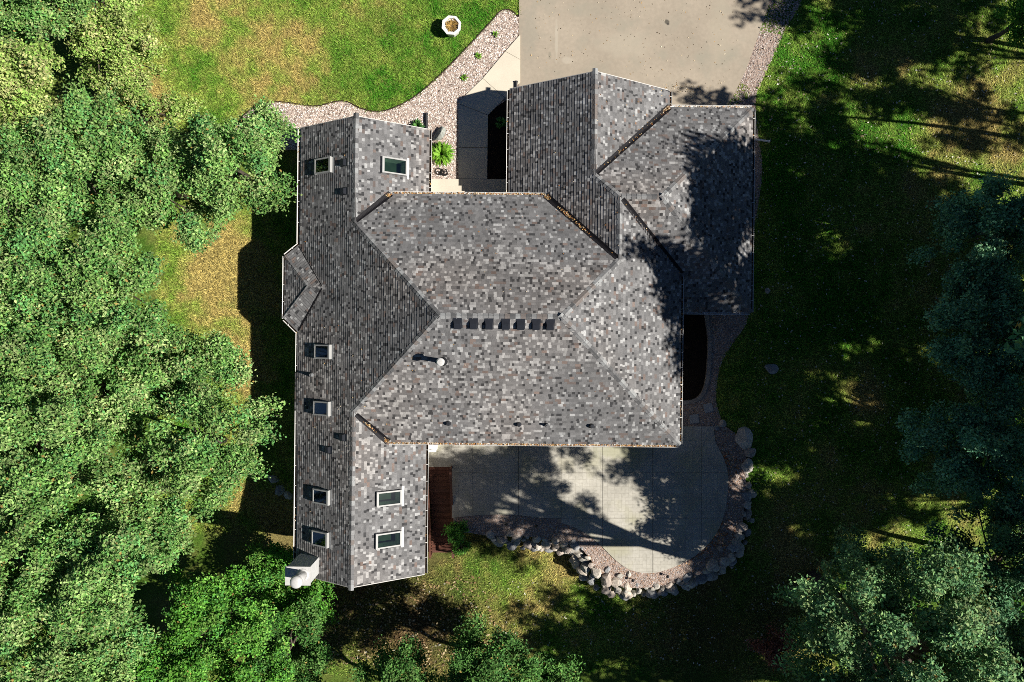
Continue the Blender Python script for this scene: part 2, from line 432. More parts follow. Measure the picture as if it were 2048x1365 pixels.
PATIO = crom([(904, 1036), (960, 1030), (1030, 1030), (1098, 1039), (1160, 1060), (1200, 1090), (1232, 1121), (1262, 1140), (1300, 1146), (1342, 1136), (1392, 1110), (1430, 1070), (1450, 1020), (1456, 955), (1446, 915), (1431, 885), (1427, 853)], 5) + [(1340, 853), (1340, 800), (840, 800), (840, 934), (904, 934)]

def sheet(name, poly, z0, z1, m, label):
    b = MB(); b.prism(poly, z0, z1)
    return tag(b.build(name, M[m]), label, kind='structure')
sheet('gravel_path_bed', BED_F, -.15, .010, 'gravelbed', 'pale gravel bed curving between front lawn and house')
sheet('gravel_strip', wp([(1530, -120)] + BED_R[:1] + BED_R[1:] + [(1360, 846), (1360, 500), (1440, 215)]), -.3, .004, 'gravelbed', 'gravel strip along the driveway and right side of the house')
sheet('driveway', wp(DRIVE), -.2, .03, 'drive', 'broad tan concrete driveway in front of the garage')
sheet('patio_gravel_bed', [p for p in PLAT], -1.2, .0, 'gravelbed', 'gravel bed round the patio behind the boulder wall')
sheet('mulch_bed', wp([(975, 225), (1030, 190), (1030, 395), (975, 395)]), -.2, .022, 'mulch', 'dark mulch bed beside the entry walkway')
sheet('mulch_border_bed', wp([(1340, 600), (1409, 600), (1416, 700), (1410, 775), (1396, 797), (1380, 803), (1340, 805)]), -.2, .016, 'mulch', 'dark mulch bed against the right wall inside a kerb')

wk = tag(empty('walkway', P(950, 280)), 'cream concrete entry walkway of five slabs', kind='structure')
for q in WALK:
    MB().prism([tuple(P(*p)) for p in q], -.2, .075 + rnd.uniform(-.006, .006)).build('slab', M['walk'], wk, org=P(950, 280))

# patio panels
def clip(poly, ax, v, keep_less):
    out = []; n = len(poly)
    for i in range(n):
        a, b = poly[i - 1], poly[i]
        ia = (a[ax] <= v) if keep_less else (a[ax] >= v); ib = (b[ax] <= v) if keep_less else (b[ax] >= v)
        if ia != ib:
            t = (v - a[ax]) / (b[ax] - a[ax]); out.append(tuple(a[k] + (b[k] - a[k]) * t for k in range(2)))
        if ib: out.append(b)
    return out
pt = tag(empty('patio', P(1200, 960)), 'stamped concrete patio with curved outer edge, behind the house', kind='structure')
PW = [(p[0], p[1]) for p in wp(PATIO)]
xs = [P(x, 0).x for x in (800, 946, 1037, 1122, 1205, 1305, 1402, 1500)]
ys = [P(0, y).y for y in (1200, 1036, 946, 780)]
for i in range(len(xs) - 1):
    for j in range(len(ys) - 1):
        q = PW
        q = clip(q, 0, xs[i] + .010, False); q = clip(q, 0, xs[i + 1] - .010, True) if q else q
        q = clip(q, 1, ys[j] + .010, False) if q else q; q = clip(q, 1, ys[j + 1] - .010, True) if q else q
        if len(q) < 3: continue
        ar = abs(sum(q[k - 1][0] * q[k][1] - q[k][0] * q[k - 1][1] for k in range(len(q)))) / 2
        if ar < .15: continue
        MB().prism(q, -.15, .06 + rnd.uniform(-.003, .003)).build('slab', M['patio'], pt, org=P(1200, 960))

# lawn edging along the front bed, kerb by the mulch border
ew = tag(empty('bed_edging', G(780, 220)), 'thin dark edging between front lawn and gravel', 'edging')
MB().tube([P(a, b, .03) for a, b in EDGE_F], .035, 5).build('edging_strip', M['edge'], ew, org=G(780, 220))
kb = MB()
K = crom([(1410, 612), (1413, 640), (1418, 680), (1416, 740), (1410, 775), (1398, 796), (1380, 804), (1355, 806)], 5)
for i in range(len(K) - 1):
    a, b = P(*K[i]), P(*K[i + 1]); d = (b - a).normalized(); s = Vector((-d.y, d.x, 0)) * .12
    kb.add([a - s, a + s, b + s, b - s] + [p + Vector((0, 0, .14)) for p in (a - s * .85, a + s * .85, b + s * .85, b - s * .85)],
           [(3, 2, 1, 0), (4, 5, 6, 7), (0, 1, 5, 4), (2, 3, 7, 6), (1, 2, 6, 5), (3, 0, 4, 7)])
tag(kb.build('kerb', M['kerb'], org=P(1410, 700), loc=P(1410, 700)), 'curved grey concrete kerb round the dark bed right of the house', 'kerb')
for (a, b, r, lb) in ((1388, 838, .1, 'grey square stepping stone nearer the house at the patio corner'), (1416, 816, .25, 'grey square stepping stone beside the kerb end')):
    p = P(a, b)
    MBs = MB().box((0, 0, 0), (.5, .5, .08), Matrix.Rotation(r, 4, 'Z'))
    tag(MBs.build('stepping_stone', M['slab'], loc=p + Vector((0, 0, .03))), lb, 'paving stone')

# ------------------------------------------------------------------ house
TH = 0.0105                        # the house stands 0.6 degrees off the frame
HZ = 2.65                          # low eave height
PT = 7 / 12.0
ca, sa = math.cos(TH), math.sin(TH)
house = tag(empty('house', (0, 0, 0), -TH), 'large hip-roofed house with grey and brown mottled shingles', 'house')
E = 1 / 38.0
def hp(x, y, h=0.0): return Vector((x * E, -y * E, HZ + h))
def h2w(v): return Vector((v.x * ca + v.y * sa, -v.x * sa + v.y * ca, v.z))
H0 = 1.1
class Slope:
    """roof plane: eave line through a point, up direction (unit plan vector), pitch"""
    def __init__(s, name, pts, eave_pt, up, pitch=PT):
        s.name = name; s.up = Vector((up[0], -up[1], 0)).normalized(); s.e = eave_pt; s.p = pitch
        s.pts = [s.at(x, y) for x, y in pts]
        s.n = Vector((-s.up.x * pitch, -s.up.y * pitch, 1)).normalized()
        s.vv = Vector((s.up.x, s.up.y, pitch)).normalized()       # upslope
        s.uu = s.vv.cross(s.n).normalized()                       # along the eave
        s.o = s.e
        s.holes = []
    def at(s, x, y):
        v = Vector((x * E, -y * E, 0)); d = (v - Vector((s.e.x, s.e.y, 0))).dot(s.up)
        return Vector((v.x, v.y, s.e.z + d * s.p))
    def uv(s, v): d = v - s.o; return d.dot(s.uu), d.dot(s.vv)
    def xyz(s, u, v, n=0.0): return s.o + s.uu * u + s.vv * v + s.n * n
    def hit(s, px, py):
        d = Vector(((px - 1024) / F, -(py - 682.5) / F, -1.0))
        d = Vector((d.x * ca - d.y * sa, d.x * sa + d.y * ca, -1.0))
        o = Vector((0, 0, CAMZ)); t = (s.o - o).dot(s.n) / d.dot(s.n)
        return o + d * t
    def frame(s, v):
        m = Matrix((s.uu, s.vv, s.n)).transposed().to_4x4(); m.translation = v; return m

PWG = .605                         # the west wing is slightly steeper
SW = Slope('west', [(-428, -421), (-428, 68), (-434, 68), (-434, 142), (-428, 142), (-428, 468), (-299, 468), (-299, 135.9), (-127, -42.5), (-299, -220.9), (-299, -421)], hp(-428, 0), (1, 0), PWG)
WEN = Slope('wing_east_north', [(-299, -421), (-170, -421), (-170, -280), (-239, -283), (-299, -220.9)], hp(-170, 0), (-1, 0), PWG)
WES = Slope('wing_east_south', [(-299, 135.9), (-239, 198), (-170, 195), (-170, 468), (-299, 468)], hp(-170, 0), (-1, 0), PWG)
MN = Slope('main_north', [(-239, -283), (61.7, -283), (194.3, -150.3), (86.5, -42.5), (-127, -42.5), (-299, -220.9)], hp(0, -283, H0), (0, 1))
MS = Slope('main_south', [(-239, 198), (327, 198), (86.5, -42.5), (-127, -42.5), (-299, 135.9)], hp(0, 198, H0), (0, -1))
ME = Slope('main_east', [(327, -134), (327, 198), (86.5, -42.5), (194.3, -150.3), (194.3, -266.7)], hp(327, 0, H0), (-1, 0))
GW = Slope('garage_west', [(-10, -504), (-10, -281), (61.7, -283), (194.3, -150.3), (194.3, -266.7), (150, -311), (150, -504)], hp(-10, 0), (1, 0))
GE = Slope('garage_east', [(150, -504), (310, -504), (310, -471), (150, -311)], hp(310, 0), (-1, 0))
RN = Slope('side_garage_north', [(310, -471), (477, -471), (272.7, -266.7), (194.3, -266.7), (150, -311)], hp(0, -471), (0, 1))
RE = Slope('side_garage_east', [(477, -471), (477, -62.4), (272.7, -266.7)], hp(477, 0), (-1, 0))
RS = Slope('side_garage_south', [(327, -62.4), (477, -62.4), (272.7, -266.7), (194.3, -266.7), (327, -134)], hp(0, -62.4), (0, -1))
slopes = [SW, WEN, WES, MN, MS, ME, GW, GE, RN, RE, RS]
# bay on the west side
bA, bB, bC, bD = (-428, -187), (-455, -165), (-455, -40), (-428, -14)
bP, bQ = (-397, -101), (-364, -101)
def plane3(name, pts, e0, e1, z0, pin, zin):
    """slope through the level line e0-e1 at z0 and the point pin at zin"""
    a, b, c = [Vector((p[0] * E, -p[1] * E, 0)) for p in (e0, e1, pin)]
    d = (b - a).normalized(); up = Vector((-d.y, d.x, 0))
    if (c - a).dot(up) < 0: up = -up
    run = (c - a).dot(up)
    return Slope(name, pts, Vector((a.x, a.y, z0)), (up.x, -up.y), (zin - z0) / run)
bz = HZ + .05; bt = HZ + .99
BW = plane3('bay_west', [bB, bC, bP], bB, bC, bz, bP, bt)
BN = plane3('bay_north_west', [bA, bB, bP, (-366, -101)], bA, bB, bz, bP, bt)
BS = plane3('bay_south_west', [bC, bD, (-366, -101), bP], bC, bD, bz, bP, bt)
bays = [BW, BN, BS]

# skylights: (slope, px centre, length along slope, width)
SKY = [(SW, 649, 333, 1.16, .78, 'skylight high on the west slope near the front gable'), (SW, 648, 704, 1.12, .72, ''), (SW, 646, 817, 1.12, .72, ''), (SW, 645, 993, 1.12, .74, ''), (SW, 643, 1077, 1.12, .76, ''),
       (WEN, 788, 334, 1.36, .82, ''), (WES, 777, 996, 1.36, .74, ''), (WES, 776, 1079, 1.40, .76, '')]
for sl, px, py, ln, wd, lb in SKY:
    ln -= .13; wd -= .07; u, v = sl.uv(sl.hit(px, py)); sl.holes.append((u - wd / 2, u + wd / 2, v - ln / 2, v + ln / 2))

EXPO = .146
def scan(poly, v):
    xs_ = []
    n = len(poly)
    for i in range(n):
        (u0, v0), (u1, v1) = poly[i - 1], poly[i]
        if (v0 > v) != (v1 > v): xs_.append(u0 + (u1 - u0) * (v - v0) / (v1 - v0))
    return (min(xs_), max(xs_)) if len(xs_) > 1 else None

def sub(ivs, a, b):
    out = []
    for s, e in ivs:
        if b <= s or a >= e: out.append((s, e)); continue
        if a > s: out.append((s, a))
        if b < e: out.append((b, e))
    return out

def shingle_mesh(sl, seed):
    r = random.Random(seed)
    poly = [sl.uv(p) for p in sl.pts]
    v0, v1 = min(p[1] for p in poly), max(p[1] for p in poly)
    vs, fs, cols, dv, df = [], [], [], [], []
    n = int((v1 - v0) / EXPO) + 1
    for c in range(n):
        a = v0 + c * EXPO; b = min(a + EXPO, v1)
        if b - a < .02: continue
        lo = scan(poly, a + .002); hi = scan(poly, b - .002)
        if lo is None or hi is None: continue
        ua, ub = min(lo[0], hi[0]), max(lo[1], hi[1])
        ivs = [(ua, ub)]
        for (h0, h1, k0, k1) in sl.holes:
            if b > k0 + .03 and a < k1 - .03: ivs = sub(ivs, h0, h1)
        for (s, e) in ivs:
            # deck strip
            i0 = len(dv)
            cl = lambda u, iv: min(max(u, iv[0]), iv[1])
            dv += [sl.xyz(cl(s, lo), a, -.012), sl.xyz(cl(e, lo), a, -.012), sl.xyz(cl(e, hi), b, -.012), sl.xyz(cl(s, hi), b, -.012)]
            df.append((i0, i0 + 1, i0 + 2, i0 + 3))
            u = s - r.uniform(0, .25); prev = 0
            while u < e:
                k = r.random()
                x_ = u * .33; y_ = (a + seed * 7.7) * .33
                warm = float(vnoise(np.array([x_]), np.array([y_]), 91)[0])
                if prev in (3, 4) and k > .68 and r.random() < .75: k *= .6
                if k < .62 - .12 * (warm > .6): ty = r.choice([0, 0, 1, 2]); wd = r.uniform(.10, .28)
                elif k < .78: ty = 3; wd = r.uniform(.09, .17)
                elif k < .94: ty = 4; wd = r.uniform(.09, .16)
                else: ty = r.choice([5, 6]); wd = r.uniform(.14, .30)
                prev = ty
                x0, x1 = max(u, s), min(u + wd, e); u += wd
                if x1 - x0 < .012: continue
                th = (.019 if r.random() < .6 else .014) + r.uniform(-.001, .002)
                l0, l1 = cl(x0, lo), cl(x1, lo); m0, m1 = cl(x0, hi), cl(x1, hi)
                if l1 - l0 < .006 and m1 - m0 < .006: continue
                i0 = len(vs)
                vs += [sl.xyz(l0, a, th), sl.xyz(l1, a, th), sl.xyz(m1, b + .004, .001), sl.xyz(m0, b + .004, .001),
                       sl.xyz(l0, a + .004, -.008), sl.xyz(l1, a + .004, -.008), sl.xyz(m1, b, -.008), sl.xyz(m0, b, -.008)]
                fs += [(i0, i0 + 1, i0 + 2, i0 + 3), (i0 + 4, i0 + 5, i0 + 1, i0), (i0 + 5, i0 + 6, i0 + 2, i0 + 1), (i0 + 7, i0 + 4, i0, i0 + 3)]
                q = r.uniform(.80, 1.20); bc = SH_COL[ty]
                wm = max(0, warm - .5) * .5
                co = (bc[0] * q * (1 + wm * .35), bc[1] * q, bc[2] * q * (1 - wm * .25))
                cols += [co, co, co, co]
    me = npmesh('shingles', np.array([tuple(p) for p in vs]), np.array(fs), np.array(cols))
    return me, dv, df

dm = MB(); shingle_objs = []
for k, sl in enumerate(slopes + bays):
    me, dv, df = shingle_mesh(sl, 40 + k)
    dm.add(dv, df)
    shingle_objs.append(me)
roof = dm.build('roof', M['deck'], house)
for me in shingle_objs:
    tag(link('shingles', me, M['shingle'], roof), kind='stuff')

# eaves: soffit boxes + fascia (one fascia board per eave), rake boards on gables
def fascia(a, b, h=.20, t=.03, name='fascia', m='trim', drop=.03, off=0.0):
    d = (b - a); L = d.length; d.normalize(); s = Vector((d.y, -d.x, 0)).normalized()
    q = MB(); up = Vector((0, 0, 1))
    A, B = a - up * drop + s * off, b - up * drop + s * off
    q.add([A, A + s * t, B + s * t, B, A - up * h, A + s * t - up * h, B + s * t - up * h, B - up * h],
          [(0, 3, 2, 1), (4, 5, 6, 7), (0, 1, 5, 4), (1, 2, 6, 5), (2, 3, 7, 6), (3, 0, 4, 7)])
    return q.build(name, M[m], house)

hangmesh = MB().box((0, 0, 0), (.022, .15, .014)).mesh('hanger')
def gutter(a, b, out, sp=.78):
    """U-shaped gutter hung along the eave a-b; out = plan vector away from the roof"""
    d = (b - a); L = d.length; d.normalize(); o = Vector((out[0], -out[1], 0)).normalized(); up = Vector((0, 0, 1))
    prof = [(.004, -.035), (.004, -.135), (.085, -.135), (.125, -.06), (.125, -.02), (.138, -.02), (.138, -.065), (.093, -.148), (-.004, -.148), (-.004, -.035)]
    q = MB(); n = len(prof)
    vs = [a + o * x + up * z for x, z in prof] + [b + o * x + up * z for x, z in prof]
    q.add(vs, [(i, (i + 1) % n, n + (i + 1) % n, n + i) for i in range(n)] + [tuple(range(n - 1, -1, -1)), tuple(range(n, 2 * n))])
    g = q.build('gutter', M['white'], house)
    m = Matrix((d, o, up)).transposed().to_4x4()
    k = sp * .6
    while k < L - .1:
        h = link('hanger', hangmesh, M['white'], g)
        m2 = m.copy(); m2.translation = a + d * k + o * .066 + up * -.022
        h.matrix_basis = m2 @ Matrix.Rotation(rnd.uniform(-.12, .12), 4, 'Z')
        k += sp * rnd.uniform(.92, 1.08)
    if abs(o.x) > .5:
        MB().add([a + o * .006 + up * -.085, b + o * .006 + up * -.085, b + o * .112 + up * -.085, a + o * .112 + up * -.085], [(0, 1, 2, 3)]).build('trough_dark', M['trough_dark'], g)  # dark strip added so side-facing troughs stay dark, as shade would make them
    return g
GUT = []
def eave(x0, y0, x1, y1, h, out, sp=.78, g=True):
    a, b = hp(x0, y0, h), hp(x1, y1, h)
    o = Vector((out[0], -out[1], 0))
    if g:
        gutter(a, b, out, sp); GUT.append((a, b, o))
    # fascia board behind the gutter
    q = MB(); up = Vector((0, 0, 1)); A, B = a - o * .035, b - o * .035; t = o * .028
    q.add([A - up * .03, A + t - up * .03, B + t - up * .03, B - up * .03, A - up * .22, A + t - up * .22, B + t - up * .22, B - up * .22],
          [(0, 3, 2, 1), (4, 5, 6, 7), (0, 1, 5, 4), (1, 2, 6, 5), (2, 3, 7, 6), (3, 0, 4, 7)])
    q.build('fascia', M['trim'], house)
eave(-428, -420, -428, -188, 0, (-1, 0), 1.1)
eave(-428, -13, -428, 66, 0, (-1, 0), 1.1)
eave(-428, 144, -428, 467, 0, (-1, 0), 1.1)
eave(-434, 69, -434, 141, -.09, (-1, 0), 1.1, g=False)
eave(-170, -420, -170, -286, 0, (1, 0), .82)
eave(-170, 201, -170, 467, 0, (1, 0), .82)
eave(-238, -283, 61, -283, H0, (0, -1), .88)
eave(-238, 198, 326, 198, H0, (0, 1), .82)
eave(327, -133, 327, 197, H0, (1, 0), .86)
eave(-10, -503, -10, -286, 0, (-1, 0), .9)
eave(310, -503, 310, -475, 0, (1, 0), .45)
eave(313, -471, 476, -471, 0, (0, -1), .88)
eave(477, -470, 477, -63, 0, (1, 0), .86)
eave(330, -62.4, 476, -62.4, 0, (0, 1), .9)
eave(bB[0], bB[1], bC[0], bC[1], .05, (-1, 0), .95)
eave(bA[0], bA[1], bB[0], bB[1], .05, (-.63, -.777), .6)
eave(bC[0], bC[1], bD[0], bD[1], .05, (-.694, .72), .6)
def rake(x0, y0, h0, x1, y1, h1, out):
    o = Vector((0, -out, 0)); up = Vector((0, 0, 1))
    A, B = hp(x0, y0, h0), hp(x1, y1, h1)
    q = MB(); t = o * .035
    q.add([A + up * .006, A + t + up * .006, B + t + up * .006, B + up * .006, A - up * .2, A + t - up * .2, B + t - up * .2, B - up * .2],
          [(0, 3, 2, 1), (4, 5, 6, 7), (0, 1, 5, 4), (1, 2, 6, 5), (2, 3, 7, 6), (3, 0, 4, 7)])
    q.build('rake_board', M['trim'], house)
hw = 129 * E * PWG; hg = 160 * E * PT
rake(-428, -421, 0, -299, -421, hw, -1); rake(-299, -421, hw, -170, -421, 0, -1)
rake(-428, 468, 0, -299, 468, hw, 1); rake(-299, 468, hw, -170, 468, 0, 1)
rake(-10, -504, 0, 150, -504, hg, -1); rake(150, -504, hg, 310, -504, 0, -1)

# valleys
def valley(a, b, s1, s2, w=.16):
    a, b = Vector(a), Vector(b); d = (b - a).normalized()
    q = MB(); vs = []
    sides = []
    for s in (s1, s2):
        k = d.cross(s.n).normalized()
        c = Vector((sum(p.x for p in s.pts), sum(p.y for p in s.pts), sum(p.z for p in s.pts))) / len(s.pts)
        if k.dot(c - a) < 0: k = -k
        sides.append((k, s.n))
    nn = (sides[0][1] + sides[1][1]).normalized()
    for p, wf in ((a, 1.15), (b, .85)):
        vs += [p + sides[0][0] * w * wf + sides[0][1] * .024, p + sides[0][0] * .02 + nn * .022, p + nn * .038, p + sides[1][0] * .02 + nn * .022, p + sides[1][0] * w * wf + sides[1][1] * .024]
    q.add(vs, [(i, i + 1, 6 + i, 5 + i) for i in range(4)])
    return q.build('valley_flashing', M['flash'], roof)
def sp(s, x, y, dz=0): v = s.at(x, y); v.z += dz; return v
VAL = [(sp(MN, -238, -282), sp(MN, -297, -223), MN, WEN), (sp(MS, -238, 197), sp(MS, -293, 141.5), MS, WES), (sp(MN, 62.5, -282), sp(MN, 191, -153.6), MN, GW),
       (sp(RN, 309, -470), sp(RN, 154, -315), RN, GE), (sp(RS, 326, -133), sp(RS, 199, -262), RS, ME)]
for a, b, s1, s2 in VAL: valley(a, b, s1, s2)
valley(sp(BN, -426, -185), sp(BN, -368, -104), BN, SW, .05)  # thin dark strips stand in for shading in the two bay valleys
valley(sp(BS, -426, -16), sp(BS, -368, -98), BS, SW, .05)

# ridge and hip caps: each cap an object
def caps(a, b, s1, s2, step=.245, w=.15, bend=None):
    """caps climb from a to b"""
    a, b = Vector(a), Vector(b); d = (b - a); L = d.length; d.normalize()
    k = []
    for s in (s1, s2):
        e = d.cross(s.n).normalized()
        if e.z > 0: e = -e
        c = sum((p for p in s.pts), Vector()) / len(s.pts)
        if abs(e.z) < 1e-3 and e.dot(c - a) < 0: e = -e
        k.append(e)
    nn = (s1.n + s2.n).normalized(); ln = step + .05
    q = MB(); vs = []
    for (t, lift) in ((0, .026), (ln, .012)):
        p = d * t
        for (wd, ex) in ((w, 0), (w * .3, .002)):
            vs.append(p + k[0] * wd + s1.n * (lift - .004) + nn * ex)
        vs.append(p + nn * (lift + .004))
        for (wd, ex) in ((w * .3, .002), (w, 0)):
            vs.append(p + k[1] * wd + s2.n * (lift - .004) + nn * ex)
        vs.append(p + k[1] * wd + s2.n * -.005); vs.append(p + k[0] * w + s1.n * -.005)
    fs = [(i, i + 1, 8 + i, 7 + i) for i in range(4)] + [(4, 5, 12, 11), (6, 0, 7, 13), (0, 6, 5, 4, 3, 2, 1)]
    q.add(vs, fs); me = q.mesh('ridge_cap')
    t = -.02
    while t < L - step * .4:
        link('ridge_cap', me, M['cap'], roof, a + d * t); t += step
rW = hp(-299, 0, hw).z
caps(sp(SW, -299, -222), sp(SW, -299, -422), SW, WEN); caps(sp(SW, -299, 138), sp(SW, -299, 469), SW, WES)
caps(sp(SW, -299, -220.9), sp(SW, -127, -42.5), SW, MN); caps(sp(SW, -299, 135.9), sp(SW, -127, -42.5), SW, MS)
caps(sp(MN, -124, -42.5), sp(MN, 85, -42.5), MN, MS)
caps(sp(MS, 327, 198), sp(MS, 87, -42), MS, ME); caps(sp(MN, 194, -150), sp(MN, 87, -43), MN, ME)
caps(sp(GW, 194.3, -152), sp(GW, 194.3, -265), GW, ME); caps(sp(GW, 150, -311), sp(GW, 194, -267), GW, RN)
caps(sp(GW, 150, -314), sp(GW, 150, -505), GW, GE); caps(sp(RN, 198, -266.7), sp(RN, 271, -266.7), RN, RS)
caps(sp(RN, 477, -471), sp(RN, 273, -267), RN, RE); caps(sp(RS, 477, -62.4), sp(RS, 273, -266.4), RS, RE)
caps(sp(BW, *bB), sp(BW, *bP), BW, BN, .2, .1); caps(sp(BW, *bC), sp(BW, *bP), BW, BS, .2, .1); caps(sp(BN, -394, -101, -.02), sp(BN, -366, -101, -.1), BN, BS, .2, .13)

# skylights
for sl, px, py, ln, wd, lb in SKY:
    ln -= .13; wd -= .07; v = sl.hit(px, py); m = sl.frame(v); H = .19; fw = .065
    q = MB()
    for (cx, cy, dx, dy) in ((0, -ln / 2 + .002, wd + .085, .055 if sl is SW else .09), (0, ln / 2 + .02, wd + .085, .11), (-wd / 2, 0, .07, ln - .06), (wd / 2, 0, .07, ln - .06)):
        q.box((cx, cy, H / 2), (dx, dy, H), m)
    fr = q.build('skylight', M['frame'], house)
    if sl is not SW: MB().box((0, -ln / 2 - .15, .018), (wd + .34, .11, .012), m).build('flashing', M['white'], fr)
    else: MB().box((0, ln / 2 + .14, .018), (wd + .2, .08, .012), m).build('flashing', M['lead'], fr)
    q = MB(); dz = .55
    a, b = wd / 2 - .050, ln / 2 - .037
    vs = [m @ Vector((x, y, z)) for z in (.14, -dz) for x, y in ((-a, -b), (a, -b), (a, b), (-a, b))]
    q.add(vs, [(0, 1, 5, 4), (1, 2, 6, 5), (2, 3, 7, 6), (3, 0, 4, 7)])
    q.build('light_well', M['well'], fr)
    MB().add(vs[4:], [(0, 1, 2, 3)]).build('well_bottom', M['wellfloor'], fr)
    MB().add([m @ Vector((x, y, .165)) for x, y in ((-a, -b), (a, -b), (a, b), (-a, b))], [(0, 1, 2, 3)]).build('pane', M['glass'], fr)

# roof vents
def roof_vent(sl, px, py, wd, ln, ht):
    m = sl.frame(sl.hit(px, py))
    w2, l2 = wd / 2, ln / 2
    q = MB()
    vs = [(-w2, -l2, .02), (w2, -l2, .02), (w2, l2, .02), (-w2, l2, .02), (-w2 * .88, -l2 * .92, ht), (w2 * .88, -l2 * .92, ht), (w2 * .8, l2 * .35, ht), (-w2 * .8, l2 * .35, ht)]
    q.add([m @ Vector(v) for v in vs], [(0, 1, 5, 4), (1, 2, 6, 5), (2, 3, 7, 6), (3, 0, 4, 7), (4, 5, 6, 7)])
    o = q.build('roof_vent', M['vent'], house)
    MB().box((0, .04, .017), (wd + .05, ln + .12, .01), m).build('flange', M['vent'], o)
for x in (915, 947, 978, 1011, 1041, 1072, 1100): roof_vent(MS, x, 648 + (x - 915) * .012, .37, .42, .17)
for (x, y) in ((688, 326), (688, 383), (686, 875), (657, 900)): roof_vent(SW, x, y, .34, .34, .11)

def pipe(sl, px, py, h, r, cap=0.0, m='black', base='lead'):
    """vent pipe standing on the roof; px,py = foot"""
    v = sl.hit(px, py)
    root = MB().lathe([(r, -.1), (r, h)], v, 12).build('vent_pipe', M[m], house, smooth=False)
    MB().lathe([(r * 2.0, -.05), (r * 1.8, r * .6 + .05), (r * 1.08, r * 1.2 + .14)], v, 12).build('boot', M[base], root)
    if cap: MB().lathe([(cap * .9, h - .16), (cap, h - .12), (cap, h + .02), (cap * .7, h + .07), (.01, h + .08)], v, 16).build('rain_cap', M['flue'], root)
    else: MB().lathe([(r * .7, h + .002), (r * .7, h + .003)], v, 10).build('bore_disc', M['black'], root)  # flat black disc; the dark inside of the open pipe is painted on
pipe(MS, 886, 723, 1.25, .115, .19, 'flue', 'black')
pipe(MS, 897, 847, .17, .07, .085 * 0, 'vent', 'vent'); pipe(MS, 1038, 849, .17, .07, 0, 'vent', 'vent'); pipe(MS, 1183, 852, .17, .07, 0, 'vent', 'vent')
pipe(MS, 1093, 850, .34, .055, 0, 'lead', 'vent')
pipe(SW, 624, 750, .30, .06, 0, 'lead', 'lead'); pipe(RE, 1451, 503, .30, .05, 0, 'lead', 'lead')

# chimney
ch = Vector((-394 * E, -441.5 * E, HZ)); ctop = 2.5
q = MB().box((ch.x, ch.y, HZ + ctop / 2 - 1.2), (1.12, .80, ctop + 2.4 - .1)); cho = q.build('chimney', M['chase'], house)
for i in range(13):
    MB().box((ch.x, ch.y, HZ + .55 + i * .15), (1.15, .83, .125)).build('siding_board', M['chase'], cho)
MB().box((ch.x, ch.y, HZ + ctop - .02), (1.24, .92, .07)).build('chase_cover', M['flue'], cho)
fc = (ch.x + .24, ch.y + .06, HZ + ctop)
MB().lathe([(.31, .015), (.30, .05), (.25, .06)], fc, 20).build('storm_collar', M['flue'], cho, smooth=True)
MB().lathe([(.23, 0), (.23, .98)], fc, 20).build('flue', M['flue'], cho, smooth=True)
MB().lathe([(.29, .92), (.30, .94), (.30, 1.04), (.26, 1.12), (.12, 1.16), (.01, 1.165)], fc, 24).build('flue_cap', M['flue'], cho, smooth=True)

# walls (under the eaves), garage doors
def wall(x0, y0, x1, y1, zt, m='siding'):
    return MB().box(((x0 + x1) / 2 * E, -(y0 + y1) / 2 * E, (zt - 2.6) / 2), (abs(x1 - x0) * E, abs(y1 - y0) * E, zt + 2.6)).build('wall', M[m], house)
wall(-412, -408, -186, 455, HZ + .1)
wall(-186, -262, 308, 180, HZ + 1.05)
wall(8, -490, 290, -262, HZ + .05)
wall(290, -458, 460, -70, HZ + .08)
for gxx in (60, 200):
    dr = MB().box((gxx * E + .3, 490 * E + .02, 1.1), (2.6, .06, 2.2)).build('garage_door', M['garage'], house)
    for i in range(4): MB().box((gxx * E + .3, 490 * E + .06, .28 + i * .54), (2.5, .03, .46)).build('door_panel', M['garage'], dr)
dr = MB().box((375 * E, 458 * E + .02, 1.1), (2.7, .06, 2.2)).build('garage_door', M['garage'], house)
for i in range(4): MB().box((375 * E, 458 * E + .06, .28 + i * .54), (2.6, .03, .46)).build('door_panel', M['garage'], dr)

# porch steps between the wings
po = tag(empty('porch_steps', P(940, 375)), 'cream concrete porch steps between the front wings', 'steps')
for (y0, y1, zt) in ((360, 374, .17), (374.5, 386, .34), (386.5, 420, .51)):
    a, b = P(840, y0), P(1026, y1)
    MB().box(((a.x + b.x) / 2, (a.y + b.y) / 2, zt / 2 - .1), (b.x - a.x, a.y - b.y, zt + .2)).build('step', M['step'], po, org=P(940, 375))

